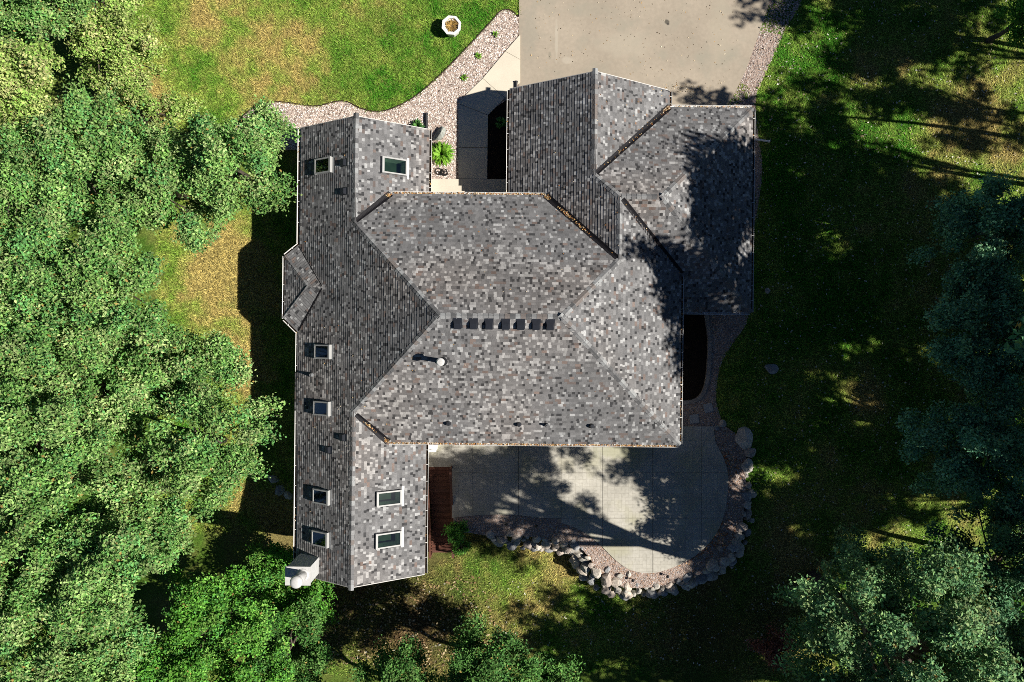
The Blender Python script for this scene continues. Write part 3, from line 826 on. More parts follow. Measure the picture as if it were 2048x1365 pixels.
# ------------------------------------------------------------------ wooden stair
st = P(880, 935); sr = tag(empty('wooden_stair', st), 'red-brown wooden stair descending beside the patio', 'stair')
x0, x1 = -4.72, -3.40; yt = -7.1; n = 10; run = .385; rise = .165
for i in range(n):
    z = .06 - i * rise; y = yt - i * run
    for k in range(2): MB().box(((x0 + x1) / 2, y - run * (.25 + .5 * k), z - .02), (x1 - x0 - .1, run * .5 - .012, .04)).build('tread', M['wood'], sr, org=st)
    MB().box(((x0 + x1) / 2, y - run - .012, z - .09), (x1 - x0 - .1, .02, .15)).build('riser', M['wood'], sr, org=st) if i < n - 1 else None
zl = .06 - n * rise; yl = yt - n * run
for i in range(10): MB().box(((x0 + x1) / 2, yl - .075 - i * .15, zl - .02), (x1 - x0, .138, .04)).build('landing_board', M['wood'], sr, org=st)
yb = yl - 1.5
for x in (x0, x1):
    A = Vector((x, yt, .06)); B = Vector((x, yl, zl + .02)); D = Vector((x, yb, zl + .02))
    s = MB()
    for (p, q_) in ((A, B), (B, D)):
        w_ = Vector((.02, 0, 0)); dn = Vector((0, 0, -.26))
        s.add([p - w_, p + w_, q_ + w_, q_ - w_, p - w_ + dn, p + w_ + dn, q_ + w_ + dn, q_ - w_ + dn], [(0, 3, 2, 1), (4, 5, 6, 7), (0, 1, 5, 4), (2, 3, 7, 6), (1, 2, 6, 5), (3, 0, 4, 7)])
    s.build('stringer', M['wood'], sr, org=st)
    up = Vector((0, 0, .92))
    for (p, q_) in ((A, B), (B, D)):
        s = MB(); w_ = Vector((.07, 0, 0)); dn = Vector((0, 0, -.045)); p2, q2 = p + up, q_ + up
        s.add([p2 - w_, p2 + w_, q2 + w_, q2 - w_, p2 - w_ + dn, p2 + w_ + dn, q2 + w_ + dn, q2 - w_ + dn], [(0, 3, 2, 1), (4, 5, 6, 7), (0, 1, 5, 4), (2, 3, 7, 6), (1, 2, 6, 5), (3, 0, 4, 7)])
        s.build('handrail', M['wood'], sr, org=st)
    for (p, q_, c) in ((A, B, 22), (B, D, 9)):
        for i in range(c):
            b = p.lerp(q_, (i + .5) / c)
            MB().box((b.x, b.y, b.z + .43), (.035, .035, .86)).build('baluster', M['wood'], sr, org=st)
    for b in (A, B, D): MB().box((b.x, b.y, b.z + .2), (.09, .09, 1.45)).build('post', M['wood'], sr, org=st)

# white cabinet beside the patio door
c0 = Vector((-4.42, -5.88, .06)); cb = tag(empty('utility_cabinet', c0), 'small white cabinet against the wing wall at the patio corner', 'cabinet')
MB().box((0, 0, .5), (.46, .38, 1.0)).build('body', M['white'], cb)
MB().box((0, 0, 1.02), (.52, .44, .04)).build('lid', M['white'], cb)
MB().box((-.06, -.08, 1.046), (.09, .03, .02)).box((.02, -.08, 1.044), (.08, .012, .014)).build('latch', M['lead'], cb)
MB().tube([(.18, .24, .2), (.18, .24, 1.05), (.26, .27, 1.12), (.42, .27, 1.1)], .05, 8).build('pipe_elbow', M['white'], cb)

# ------------------------------------------------------------------ gravel stones, litter, grass
def sample(poly, dens, excl=()):
    a = np.array([(p[0], p[1]) for p in poly]); lo, hi = a.min(0), a.max(0)
    n = int((hi[0] - lo[0]) * (hi[1] - lo[1]) * dens)
    x = rng.uniform(lo[0], hi[0], n); y = rng.uniform(lo[1], hi[1], n)
    k = inpoly(x, y, poly)
    for e in excl: k &= ~inpoly(x, y, e)
    return x[k], y[k]
OCT = np.array([[1, 0, 0], [0, 1, 0], [-1, 0, 0], [0, -1, 0], [0, 0, 1], [0, 0, -.6]], float)
OCF = np.array([[0, 1, 4], [1, 2, 4], [2, 3, 4], [3, 0, 4], [1, 0, 5], [2, 1, 5], [3, 2, 5], [0, 3, 5]])
def stones(name, x, y, z, smin, smax, pal, label, flat=.42):
    n = len(x); s = rng.uniform(smin, smax, n); th = rng.uniform(0, 6.28, n)
    v = OCT[None] * rng.uniform(.6, 1.25, (n, 6, 3))
    v[:, :, 2] *= flat
    v *= s[:, None, None]
    c, d = np.cos(th)[:, None], np.sin(th)[:, None]
    vx = v[:, :, 0] * c - v[:, :, 1] * d * .75; vy = v[:, :, 0] * d + v[:, :, 1] * c * .75
    V = np.stack([vx + x[:, None], vy + y[:, None], v[:, :, 2] + (z + s * .15)[:, None]], -1).reshape(-1, 3)
    Fc = (OCF[None] + (np.arange(n) * 6)[:, None, None]).reshape(-1, 3)
    pal = np.array(pal); col = pal[rng.integers(0, len(pal), n)] * rng.uniform(.7, 1.25, (n, 1))
    return tag(link(name, npmesh(name, V, Fc, np.repeat(col, 8, 0)), M['gravel']), label, kind='stuff')
GP = [(.70, .61, .54), (.80, .73, .67), (.58, .48, .41), (.84, .79, .74), (.44, .35, .29), (.72, .59, .50), (.14, .10, .08)]
wpoly = [wp(q) for q in WALK]; hsx = [tuple(h2w(hp(*q)))[:2] for q in ((-412, -408), (-186, -408), (-186, 455), (-412, 455))]
x, y = sample(BED_F, 330, wpoly + [wp([(975, 225), (1030, 190), (1030, 395), (975, 395)]), hsx])
stones('gravel', x, y, np.full(len(x), .01), .026, .058, GP, 'pale pinkish gravel of the front bed')
GP2 = [(.42, .34, .30), (.48, .42, .38), (.34, .26, .22), (.50, .46, .43), (.25, .19, .165), (.40, .29, .23)]
rp = wp([(1536, -60)] + [p for p in BED_R if p[1] > -60] + [(1418, 846), (1418, 620), (1500, 600), (1500, 215), (1455, 215)])
x, y = sample(rp, 300, [wp(DRIVE), wp([(1340, 600), (1409, 600), (1416, 700), (1410, 775), (1396, 797), (1380, 803), (1340, 805)])])
stones('gravel', x, y, np.full(len(x), .004), .028, .06, GP2, 'grey-pink gravel of the strip right of the driveway')
x, y = sample(PLAT, 300, [PW]); k = (y < P(0, 800).y); x, y = x[k], y[k]
k = (x > P(904, 0).x); x, y = x[k], y[k]
stones('gravel', x, y, np.full(len(x), .0), .028, .06, GP2 + [(.40, .25, .16)], 'brownish gravel round the patio')

def blades(x, y, z, L, W, col, lift=.5):
    """one triangle per blade"""
    n = len(x); th = rng.uniform(0, 6.28, n); l = L * rng.uniform(.6, 1.3, n); w_ = W * rng.uniform(.7, 1.3, n)
    dx, dy = np.cos(th), np.sin(th)
    up = l * rng.uniform(lift * .5, lift * 1.2, n)
    a = np.stack([x - dy * w_ / 2, y + dx * w_ / 2, z], 1); b = np.stack([x + dy * w_ / 2, y - dx * w_ / 2, z], 1)
    t = np.stack([x + dx * l, y + dy * l, z + up], 1)
    V = np.stack([a, b, t], 1).reshape(-1, 3)
    return npmesh('grass', V, np.arange(3 * n).reshape(n, 3), col)
lawn_areas = [([(250, -30), (1037, -30), (1037, 30)] + EDGE_F[2:] + [(470, 260), (250, 260)], 520, 'front lawn'),
              ([(300, 380), (610, 380), (600, 1080), (300, 1080)], 430, 'side lawn'),
              ([(1600, -30)] + [p for p in BED_R if p[1] > 0] + [(1500, 870), (1505, 1000), (1490, 1100), (1420, 1160), (1300, 1200), (1220, 1190), (1180, 1130), (1150, 1100), (930, 1075), (900, 1130), (850, 1165), (640, 1185), (640, 1380), (1700, 1380), (2060, 1000), (2060, -30)], 210, 'rear lawn')]
for poly, dens, nm in lawn_areas:
    x, y = sample(wp(poly), dens)
    k = ~inpoly(x, y, PLAT); x, y = x[k], y[k]
    z = gz(x, y); c = lawncol(x, y) * rng.uniform(.45, 1.75, (len(x), 1)) * np.array([1.12, 1.08, 1.0])
    y_ = rng.random(len(x)) < .12; c[y_] = c[y_] * .5 + np.array([.26, .22, .08]) * .6
    tag(link('grass', blades(x, y, z - .01, .21, .05, c, .55), M['grass']), 'short grass blades of the ' + nm, kind='stuff')

def leafbits(name, x, y, z, L, pal, label, tilt=.5, parent=None):
    n = len(x); th = rng.uniform(0, 6.28, n); l = L * rng.uniform(.6, 1.4, n)
    nrm = np.stack([rng.normal(0, tilt, n), rng.normal(0, tilt, n), np.ones(n)], 1); nrm /= np.linalg.norm(nrm, axis=1)[:, None]
    d = np.stack([np.cos(th), np.sin(th), np.zeros(n)], 1); d -= nrm * (d * nrm).sum(1)[:, None]; d /= np.linalg.norm(d, axis=1)[:, None]
    s = np.cross(nrm, d); p = np.stack([x, y, z], 1)
    V = np.stack([p - d * l[:, None] * .5, p + s * l[:, None] * .3, p + d * l[:, None] * .5, p - s * l[:, None] * .3], 1).reshape(-1, 3)
    pal = np.array(pal); col = pal[rng.integers(0, len(pal), n)] * rng.uniform(.7, 1.3, (n, 1))
    return tag(link(name, npmesh(name, V, np.arange(4 * n).reshape(n, 4), col), M['litter']), label, kind='stuff')
LP = [(.42, .20, .06), (.50, .30, .11), (.34, .14, .05), (.55, .42, .24), (.62, .52, .38)]
# in gutters and valleys
bx, by, bzz = [], [], []
def addbits(a, b, n, spr, zof, wts=None):
    for _ in range(n):
        t = rnd.random() if wts is None else rnd.gauss(wts[0], wts[1])
        if not 0 <= t <= 1: continue
        p = a.lerp(b, t); v = h2w(Vector((p.x + rnd.uniform(-spr, spr), p.y + rnd.uniform(-spr, spr), p.z + zof + rnd.uniform(0, .03)))); bx.append(v.x); by.append(v.y); bzz.append(v.z)
for (a, b, o), n in zip(GUT, [4, 0, 4, 6, 6, 330, 620, 60, 10, 4, 70, 30, 20, 2, 2, 2]):
    addbits(a + o * .065, b + o * .065, n, .045, -.10)
    for _ in range(int(n * .25)): addbits(a + o * .06, b + o * .06, 3, .05, -.035, (rnd.random(), .02))
addbits(*[VAL[2][0], VAL[2][1]], 110, .07, .05, (.30, .05)); addbits(VAL[2][0], VAL[2][1], 60, .06, .05, (.5, .05)); addbits(VAL[2][0], VAL[2][1], 70, .10, .06, (.01, .03))
for vi, n in ((0, 60), (1, 60), (3, 90)): addbits(VAL[vi][0], VAL[vi][1], n, .09, .06, (.01, .04))
addbits(VAL[1][0], VAL[1][1], 40, .05, .05, (.55, .09)); addbits(VAL[3][0], VAL[3][1], 40, .05, .05, (.5, .25)); addbits(VAL[4][0], VAL[4][1], 12, .05, .05)
for s in (SW, MN, MS, GW, GE):                                    # a few strays on the shingles
    for _ in range(26):
        k = rnd.sample(range(len(s.pts)), 3); a_, b_ = sorted((rnd.random(), rnd.random()))
        p = h2w(s.pts[k[0]] * a_ + s.pts[k[1]] * (b_ - a_) + s.pts[k[2]] * (1 - b_)); 
        bx.append(p.x); by.append(p.y); bzz.append(p.z + .03)
leafbits('fallen_leaves', np.array(bx), np.array(by), np.array(bzz), .075, LP, 'orange dead leaves lying in gutters and valleys')
# on the ground
x, y = sample(wp([(1060, -10), (1520, -10), (1440, 210), (1340, 175), (1200, 130), (1060, 160)]), 5.0)
u = rng.normal(0, 1, 120); xx = P(1365, 178).x + u * .8; yy = P(1365, 178).y + rng.normal(0, .16, 120)
leafbits('fallen_leaves', np.concatenate([x, xx]), np.concatenate([y, yy]), np.full(len(x) + 120, .045), .07, [(.62, .54, .40), (.5, .32, .13), (.10, .07, .04), (.55, .45, .3)], 'scattered dead leaves on the driveway')
x, y = sample(wp([(1520, 0), (2040, 0), (2040, 1000), (1500, 1360), (700, 1360), (700, 1190), (1180, 1180), (1500, 1100)]), 4.5)
k = ~inpoly(x, y, PLAT); x, y = x[k], y[k]
leafbits('fallen_leaves', x, y, gz(x, y) + .09, .12, [(.5, .48, .38), (.42, .34, .2), (.6, .58, .5)], 'pale fallen leaves scattered over the shaded lawn')
cx = [(1452, 925, 22, 16), (1428, 1060, 22, 18), (1395, 1098, 25, 12), (1375, 1110, 22, 10), (1440, 1085, 20, 14), (1440, 960, 14, 30)]
xs_, ys_ = [], []
for a, b, s1, s2 in cx:
    p = P(a, b); xs_.append(p.x + rng.normal(0, s1 / 38, 110)); ys_.append(p.y + rng.normal(0, s2 / 38, 110))
x, y = np.concatenate(xs_), np.concatenate(ys_); k = inpoly(x, y, PLAT) & ~inpoly(x, y, PW); x, y = x[k], y[k]
leafbits('fallen_leaves', x, y, np.full(len(x), .06), .11, [(.45, .18, .07), (.52, .30, .14), (.58, .44, .28), (.36, .12, .05)], 'rusty dead leaves drifted in the gravel right of the patio')
x, y = sample(wp([(640, 1190), (960, 1170), (1000, 1300), (900, 1365), (620, 1365)]), 16)
leafbits('fallen_leaves', x, y, gz(x, y) + .07, .16, [(.40, .28, .14), (.5, .40, .24), (.3, .19, .1)], 'brown leaf litter under the trees below the house')

# ------------------------------------------------------------------ boulders
import bmesh
def boulder_mesh(seed, sub_=2):
    r = random.Random(seed); bm = bmesh.new(); bmesh.ops.create_icosphere(bm, subdivisions=sub_, radius=1.0)
    pl = []
    for _ in range(8):
        v = Vector((r.gauss(0, 1), r.gauss(0, 1), r.gauss(0, 1))).normalized(); pl.append((v, r.uniform(.50, .80)))
    for v in bm.verts:
        for n_, d_ in pl:
            k = v.co.dot(n_)
            if k > d_: v.co -= n_ * (k - d_) * .9
        v.co += Vector((r.uniform(-.03, .03), r.uniform(-.03, .03), r.uniform(-.03, .03)))
    me = bpy.data.meshes.new('boulder'); bm.to_mesh(me); bm.free()
    for p in me.polygons: p.use_smooth = False
    me.materials.append(M['boulder']); return me
BM = [boulder_mesh(100 + i) for i in range(10)]
bw = tag(empty('boulder_wall', G(1250, 1185)), 'curved retaining wall of stacked pale boulders round the patio', 'retaining wall')
borg = bw.location.copy()
def boulder(p, s, fl=.75):
    o = link('boulder', rnd.choice(BM), None, bw)
    o.location = p - borg; o.scale = (s * rnd.uniform(.85, 1.2), s * rnd.uniform(.85, 1.2), s * fl * rnd.uniform(.85, 1.15)); o.rotation_euler = (rnd.uniform(-.3, .3), rnd.uniform(-.3, .3), rnd.uniform(0, 6.28))
# top course along the plateau rim, lower courses step outwards
rim = crom([(978, 1066), (1010, 1068), (1045, 1072), (1085, 1077), (1125, 1084), (1155, 1090), (1176, 1112), (1190, 1140), (1212, 1160), (1250, 1171), (1300, 1172), (1350, 1164), (1400, 1148), (1445, 1125), (1470, 1098), (1482, 1060), (1490, 1010), (1494, 950), (1494, 915)], 8)
rw = [P(a, b) for a, b in rim]
acc = 0; nxt = 0
for course, (off, zc, spc) in enumerate(((0.0, -.08, .46), (.34, -.42, .48), (.64, -.78, .50), (.92, -1.15, .52))):
    dist = 0; want = .2 * course
    for i in range(1, len(rw) - 1):
        dist += (rw[i] - rw[i - 1]).length
        if dist < want: continue
        d = (rw[i + 1] - rw[i - 1]).normalized(); o_ = Vector((d.y, -d.x, 0))
        c_ = Vector((P(1250, 960).x, P(1250, 960).y, 0)); o_ = o_ if o_.dot(rw[i] - c_) > 0 else -o_
        pxr = rw[i].x
        gl = float(gz(np.array([rw[i].x + o_.x * 1.4]), np.array([rw[i].y + o_.y * 1.4]), True)[0])
        want = dist + spc * rnd.uniform(.8, 1.25)
        if zc < gl - .25: continue
        s = .15 + .27 * rnd.random() ** 1.3
        if rw[i].x > P(1465, 0).x and rnd.random() < .25: continue
        p = rw[i] + o_ * (off + rnd.uniform(-.08, .1)); p.z = zc + rnd.uniform(-.08, .1)
        boulder(p, s)
for (a, b, s) in ((1490, 878, .62), (1444, 848, .30), (1432, 856, .2), (1500, 905, .36), (1496, 925, .3), (1240, 1152, .25), (1215, 1140, .22), (1258, 1148, .18), (1425, 1128, .42), (1452, 1122, .35), (1472, 1085, .3), (1462, 1095, .26), (1230, 1165, .28), (1440, 1098, .22)):
    p = P(a, b); p.z = .02; boulder(p, s)

# ------------------------------------------------------------------ front-yard things
rk = link('rock', boulder_mesh(77), None); rk.data.materials.clear(); rk.data.materials.append(M['rock'])
rk.location = P(879, 270, .15); rk.scale = (.27, .62, .42); rk.rotation_euler = (.2, .5, -.55)
tag(rk, 'upright grey rock behind the bright green shrub by the front wing', 'rock')

for (a, b, s_, lb) in ((1534, 582, .17, 'small pale stone on the lawn right of the garage wall'), (1541, 738, .38, 'flat dim grey stone in the shaded lawn right of the kerbed bed'), (548, 958, .30, 'dim boulder in the house shadow beside the left trees, upper of three'), (560, 978, .34, 'dim boulder in the house shadow beside the left trees, middle of three'), (578, 990, .28, 'dim boulder in the house shadow, nearest the left wall')):
    o = link('rock', rnd.choice(BM), None); o.location = G(a, b) + Vector((0, 0, s_ * .25)); o.scale = (s_, s_ * 1.2, s_ * .6); o.rotation_euler = (0, 0, rnd.uniform(0, 6)); tag(o, lb, 'rock')

def strap_plant(name, px, py, r, n, wid, pal, label, cat='plant', h=.5, dz=0.0, grp=None):
    p = G(px, py); p.z += dz; root = tag(empty(name, p), label, cat, grp)
    vs, fs, cs = [], [], []
    pal = np.array(pal)
    for i in range(n):
        th = rnd.uniform(0, 6.28); L_ = r * rnd.uniform(.55, 1.1); hh = h * rnd.uniform(.6, 1.2) * (1.25 - .6 * L_ / r); d = Vector((math.cos(th), math.sin(th), 0)); s = Vector((-d.y, d.x, 0))
        c = pal[rnd.randrange(len(pal))] * rnd.uniform(.75, 1.25); b = len(vs)
        for k, (t, zz, ww) in enumerate(((0.05, 0, .5), (.4, .8, 1.0), (.75, 1.0, .8), (1.0, .72, .08))):
            q_ = d * L_ * t; q_.z = hh * zz
            vs += [q_ - s * wid * ww / 2, q_ + s * wid * ww / 2]
        fs += [(b + 2 * k, b + 2 * k + 1, b + 2 * k + 3, b + 2 * k + 2) for k in range(3)]; cs += [c] * 3
    link('leaves', npmesh('leaves', np.array([tuple(v) for v in vs]), np.array(fs), np.array(cs)), M['leaf'], root)
    MB().lathe([(.06, -.05), (.05, .08), (.02, .15)], (0, 0, 0), 8).build('crown_base', M['soil'], root)
    return root
BRT = [(.16, .34, .03), (.22, .42, .05), (.10, .26, .02)]
strap_plant('hosta_plant', 884, 310, .72, 230, .10, BRT, 'big bright green strap-leaved plant beside the front wing', h=.55)
strap_plant('gravel_plant', 990, 70, .22, 26, .05, BRT, 'small green plant in gravel, nearest the driveway', h=.2, grp='small plants in the front gravel')
strap_plant('gravel_plant', 957, 114, .24, 30, .05, BRT, 'small green plant in gravel, middle of three', h=.2, grp='small plants in the front gravel')
strap_plant('gravel_plant', 929, 157, .24, 30, .05, BRT, 'small green plant in gravel, nearest the house wing', h=.2, grp='small plants in the front gravel')
strap_plant('corner_plant', 836, 254, .42, 70, .08, [(.06, .17, .04), (.09, .22, .05)], 'leafy green plant at the front wing corner under the eave', h=.4)
strap_plant('shade_plant', 1003, 248, .38, 60, .09, [(.06, .2, .04), (.08, .24, .05)], 'green plant in the shaded mulch by the garage wall', h=.4)
pp = G(905, 62); pr = tag(empty('planter', pp), 'white octagonal planter with dried plant on the front lawn', 'planter')
MB().lathe([(.38, 0), (.42, .1), (.50, .55), (.56, .62), (.56, .70), (.42, .70), (.40, .58)], (0, 0, 0), 8, .3).build('pot', M['pot'], pr)
MB().lathe([(.40, .50), (.40, .575), (.05, .60)], (0, 0, 0), 8, .3).build('soil', M['soil'], pr)
vs, fs, cs = [], [], []
for i in range(150):
    th = rnd.uniform(0, 6.28); L_ = rnd.uniform(.1, .34); d = Vector((math.cos(th), math.sin(th), 0)); s = Vector((-d.y, d.x, 0)) * .018; b = len(vs); r0 = rnd.uniform(0, .15)
    a_ = d * r0 + Vector((0, 0, .58)); e_ = d * (r0 + L_) + Vector((0, 0, .62 + rnd.uniform(.0, .12)))
    vs += [a_ - s, a_ + s, e_ + s * .4, e_ - s * .4]; fs.append((b, b + 1, b + 2, b + 3)); cs.append(np.array([.50, .32, .10]) * rnd.uniform(.6, 1.2))
link('dried_plant', npmesh('dried_plant', np.array([tuple(v) for v in vs]), np.array(fs), np.array(cs)), M['litter'], pr)

hz = P(883, 346, .02); ho = tag(empty('garden_hose', hz), 'black garden hose coiled on the gravel before the porch', 'hose')
pts = []
for i in range(150):
    t = i / 149 * 6.28 * 5; r_ = .17 + .07 * math.sin(t * .37); pts.append((math.cos(t) * r_ + .17 * math.sin(t * .21 + 1), math.sin(t) * r_ * .75 + .06 * math.cos(t * .3), .03 + .012 * math.sin(t * 1.7) + .0003 * i))
MB().tube(pts, .022, 6).build('hose_coil', M['rubber'], ho)

def drain(px0, py0, px1, py1, r, m, label, z=.1):
    a, b = P(px0, py0, z), P(px1, py1, z)
    root = tag(empty('drain_pipe', a), label, 'drain pipe')
    MB().tube([Vector((0, 0, 0)), b - a], r, 8).build('pipe', M[m], root)
    MB().tube([(b - a) * .97, (b - a) * 1.03], r * 1.25, 8).build('outlet', M[m], root)
drain(853, 285, 853, 228, .075, 'black', 'black drain pipe lying on gravel at the front wing corner')
drain(1032, 205, 1032, 164, .085, 'black', 'black drain pipe at the garage corner beside the walkway')
drain(1480, 275, 1538, 283, .055, 'white', 'white drain pipe running out onto the right lawn')
for (a, b, lb) in ((1013, 1046, 'black path light in lit gravel, left of its pair near the stair'), (1073, 1050, 'black path light in lit gravel, right of its pair near the stair'), (1264, 1158, 'black path light at the patio tip, left one'), (1333, 1150, 'black path light at the patio tip, middle one'), (1386, 1150, 'black path light at the patio tip, right one')):
    p = P(a, b, 0); root = tag(empty('path_light', p), lb, 'garden light', 'path lights round the patio')
    MB().lathe([(.018, -.1), (.018, .3)], (0, 0, 0), 6).build('stake', M['black'], root)
    MB().lathe([(.05, .24), (.09, .30), (.02, .36)], (0, 0, 0), 10).build('lamp_head', M['black'], root)

# ------------------------------------------------------------------ trees
LEAVES = 0
def tree(name, cpx, cpy, zc, r_px, label, hgt=None, pal=None, lsz=.2, dens=1.0, seed=1, grp=None, base=None, flat=.75, trunk=.16, sparse=0.0, world=None, clr=.62, cat='tree', ldens=1.0, boughs=.30):
    """crown centred where pixel (cpx,cpy) meets height zc, radius r_px pixels there"""
    global LEAVES
    r = np.random.default_rng(seed); rr = random.Random(seed)
    if world is None:
        cc_ = P(cpx, cpy, zc); Rm = r_px * (CAMZ - zc) / F
    else:
        cc_ = Vector(world[:3]); Rm = world[3]
    if base is None: k_ = 1.0 + (min(.26, .028 * zc) if world is None and zc > 3 else 0.0); bxy = Vector((cc_.x * k_ + rr.uniform(-.3, .3), cc_.y * k_ + rr.uniform(-.3, .3)))
    else: bxy = Vector(base)
    gb = float(gz(np.array([bxy.x]), np.array([bxy.y]))[0])
    B = Vector((bxy.x, bxy.y, gb)); root = tag(empty(name, B), label, cat, grp)
    ch_ = Rm * flat                                  # crown half height
    # clump centres on an uneven shell
    nc = max(8, int(6.2 * (Rm / clr) ** 2 * dens))
    g = r.normal(size=(nc, 3)); g /= np.linalg.norm(g, axis=1)[:, None]
    g[:, 2] = np.where(g[:, 2] < -.3, -g[:, 2], g[:, 2])
    rad = r.uniform(.25, 1.0, nc) ** .5
    az = np.arctan2(g[:, 1], g[:, 0])
    lob = 1 + .15 * np.sin(az * 3 + seed) + .11 * np.sin(az * 5 + seed * 2.3) + .07 * np.sin(az * 9 + seed * 1.3)
    cen = g * (rad * lob * r.uniform(.86, 1.08, nc))[:, None] * np.array([Rm - clr * .3, Rm - clr * .3, ch_]) + np.array([cc_.x - B.x, cc_.y - B.y, cc_.z - B.z])
    cen[:, 2] += .5 * clr * r.normal(size=nc)
    if boughs and Rm > 1.6:                          # gather the clumps on boughs, leaving dark gaps between
        nb = max(7, int(3.4 * (Rm / 1.25) ** 2))
        bo = cen[r.permutation(nc)[:nb]]
        near = ((cen[:, None, :] - bo[None]) ** 2).sum(2).argmin(1)
        cen = cen * (1 - boughs) + bo[near] * boughs
    if sparse > 0:
        cen = cen[r.random(nc) > sparse]
    nc = len(cen)
    csz = clr * r.uniform(.5, 1.3, nc)
    la = lsz * lsz * .30
    per = np.maximum(8, (csz ** 2 * 3.1 * 1.15 * ldens / la)).astype(int)
    ci = np.repeat(np.arange(nc), per); n = len(ci)
    out = cen - np.array([cc_.x - B.x, cc_.y - B.y, cc_.z - B.z - ch_ * .6]); out += r.normal(0, .6, out.shape); out /= np.linalg.norm(out, axis=1)[:, None]
    d = r.normal(size=(n, 3)); d /= np.linalg.norm(d, axis=1)[:, None]
    rr_ = r.uniform(.05, 1.0, n) ** .6
    pos = d * (csz[ci] * rr_)[:, None] * np.array([.8, .8, .55])
    pos += out[ci] * (csz[ci] * r.uniform(-1.0, 1.0, n) * .7)[:, None]
    pos += cen[ci]
    nrm = d * .35 + out[ci] * .3 + r.normal(0, .65, (n, 3)) + np.array([0.1, 0, .6]); nrm /= np.linalg.norm(nrm, axis=1)[:, None]
    a = r.normal(size=(n, 3)) + out[ci] * .6; a -= nrm * (a * nrm).sum(1)[:, None]; a /= np.linalg.norm(a, axis=1)[:, None]
    b = np.cross(nrm, a); l = (lsz * r.uniform(.6, 1.35, n))[:, None]
    V = np.stack([pos - a * l * .5, pos + b * l * .29 + nrm * l * .08, pos + a * l * .5, pos - b * l * .29 + nrm * l * .08], 1).reshape(-1, 3)
    pal = np.array(pal)
    cl_t = r.uniform(.72, 1.25, nc); cl_c = r.integers(0, len(pal), nc)
    pick = np.where(r.random(n) < .5, cl_c[ci], r.integers(0, len(pal), n))
    col = pal[pick] * (cl_t[ci] * r.uniform(.5, 1.5, n))[:, None]
    yl = r.random(n) < .012; col[yl] = np.array([.34, .24, .07]) * r.uniform(.7, 1.2, (int(yl.sum()), 1))
    link('crown', npmesh('crown', V, np.arange(4 * n).reshape(n, 4), col), M['leaf'], root)
    LEAVES += n
    # trunk and limbs
    top = Vector((cc_.x - B.x, cc_.y - B.y, cc_.z - B.z + ch_ * .3)); m = 6
    tp = []
    for i in range(m + 1):
        t = i / m; q_ = Vector((top.x * t ** 1.7, top.y * t ** 1.7, -.3 + (top.z + .3) * t)); q_ += Vector((rr.uniform(-.1, .1), rr.uniform(-.1, .1), 0)) * min(1, t * 4); tp.append(q_)
    MB().tube(tp, [trunk * (1.25 - 1.0 * (i / m) ** .8) for i in range(m + 1)], 8).build('trunk', M['bark'], root, smooth=True)
    bb = MB(); order = r.permutation(nc)[:min(nc, 26)]
    for k, ii in enumerate(order):
        e_ = Vector(cen[ii]); t = rr.uniform(.55, .92); i0 = min(int(t * m), m - 1); s_ = tp[i0].lerp(tp[i0 + 1], t * m - i0)
        if s_.z > e_.z: s_ = tp[3]
        mid = s_.lerp(e_, .5) + Vector((rr.uniform(-.25, .25), rr.uniform(-.25, .25), rr.uniform(.0, .35)))
        bb.tube([s_, mid, e_], [trunk * .34, trunk * .2, .02], 5, caps=False)
        for _ in range(2):
            w2 = e_ + Vector((rr.uniform(-1, 1), rr.uniform(-1, 1), rr.uniform(-.2, .6))) * float(csz[ii]) * .8
            bb.tube([mid.lerp(e_, .6), w2], [.022, .008], 4, caps=False)
    bb.build('limbs', M['bark'], root)
    return root

PAL_L = [(.20, .345, .09), (.25, .375, .12), (.155, .31, .07), (.30, .39, .15), (.115, .265, .06), (.12, .31, .09)]       # pale sunlit oaks
PAL_Y = [(.30, .43, .10), (.37, .45, .14), (.24, .40, .08), (.43, .44, .18)]                          # yellowish
PAL_G = [(.095, .27, .03), (.13, .33, .045), (.07, .22, .025), (.19, .37, .07), (.08, .25, .05)]
PAL_M = [(.075, .19, .04), (.10, .23, .05), (.055, .16, .035), (.15, .27, .07)]                        # mid green                       # bright green
PAL_E = [(.15, .34, .19), (.19, .39, .22), (.115, .28, .16), (.22, .40, .19)]                           # teal and lightened; skylight in deep shade is put into the leaf colour
PAL_R = [(.11, .25, .10), (.15, .29, .11), (.20, .33, .12), (.085, .20, .09), (.25, .34, .14)]                # oak at lower right
PAL_D = [(.085, .21, .10), (.115, .25, .115), (.065, .17, .075), (.16, .27, .11)]                    # blue-green; the blue of skylit shade is put into the leaf colour
LT = 'trees along the left side'
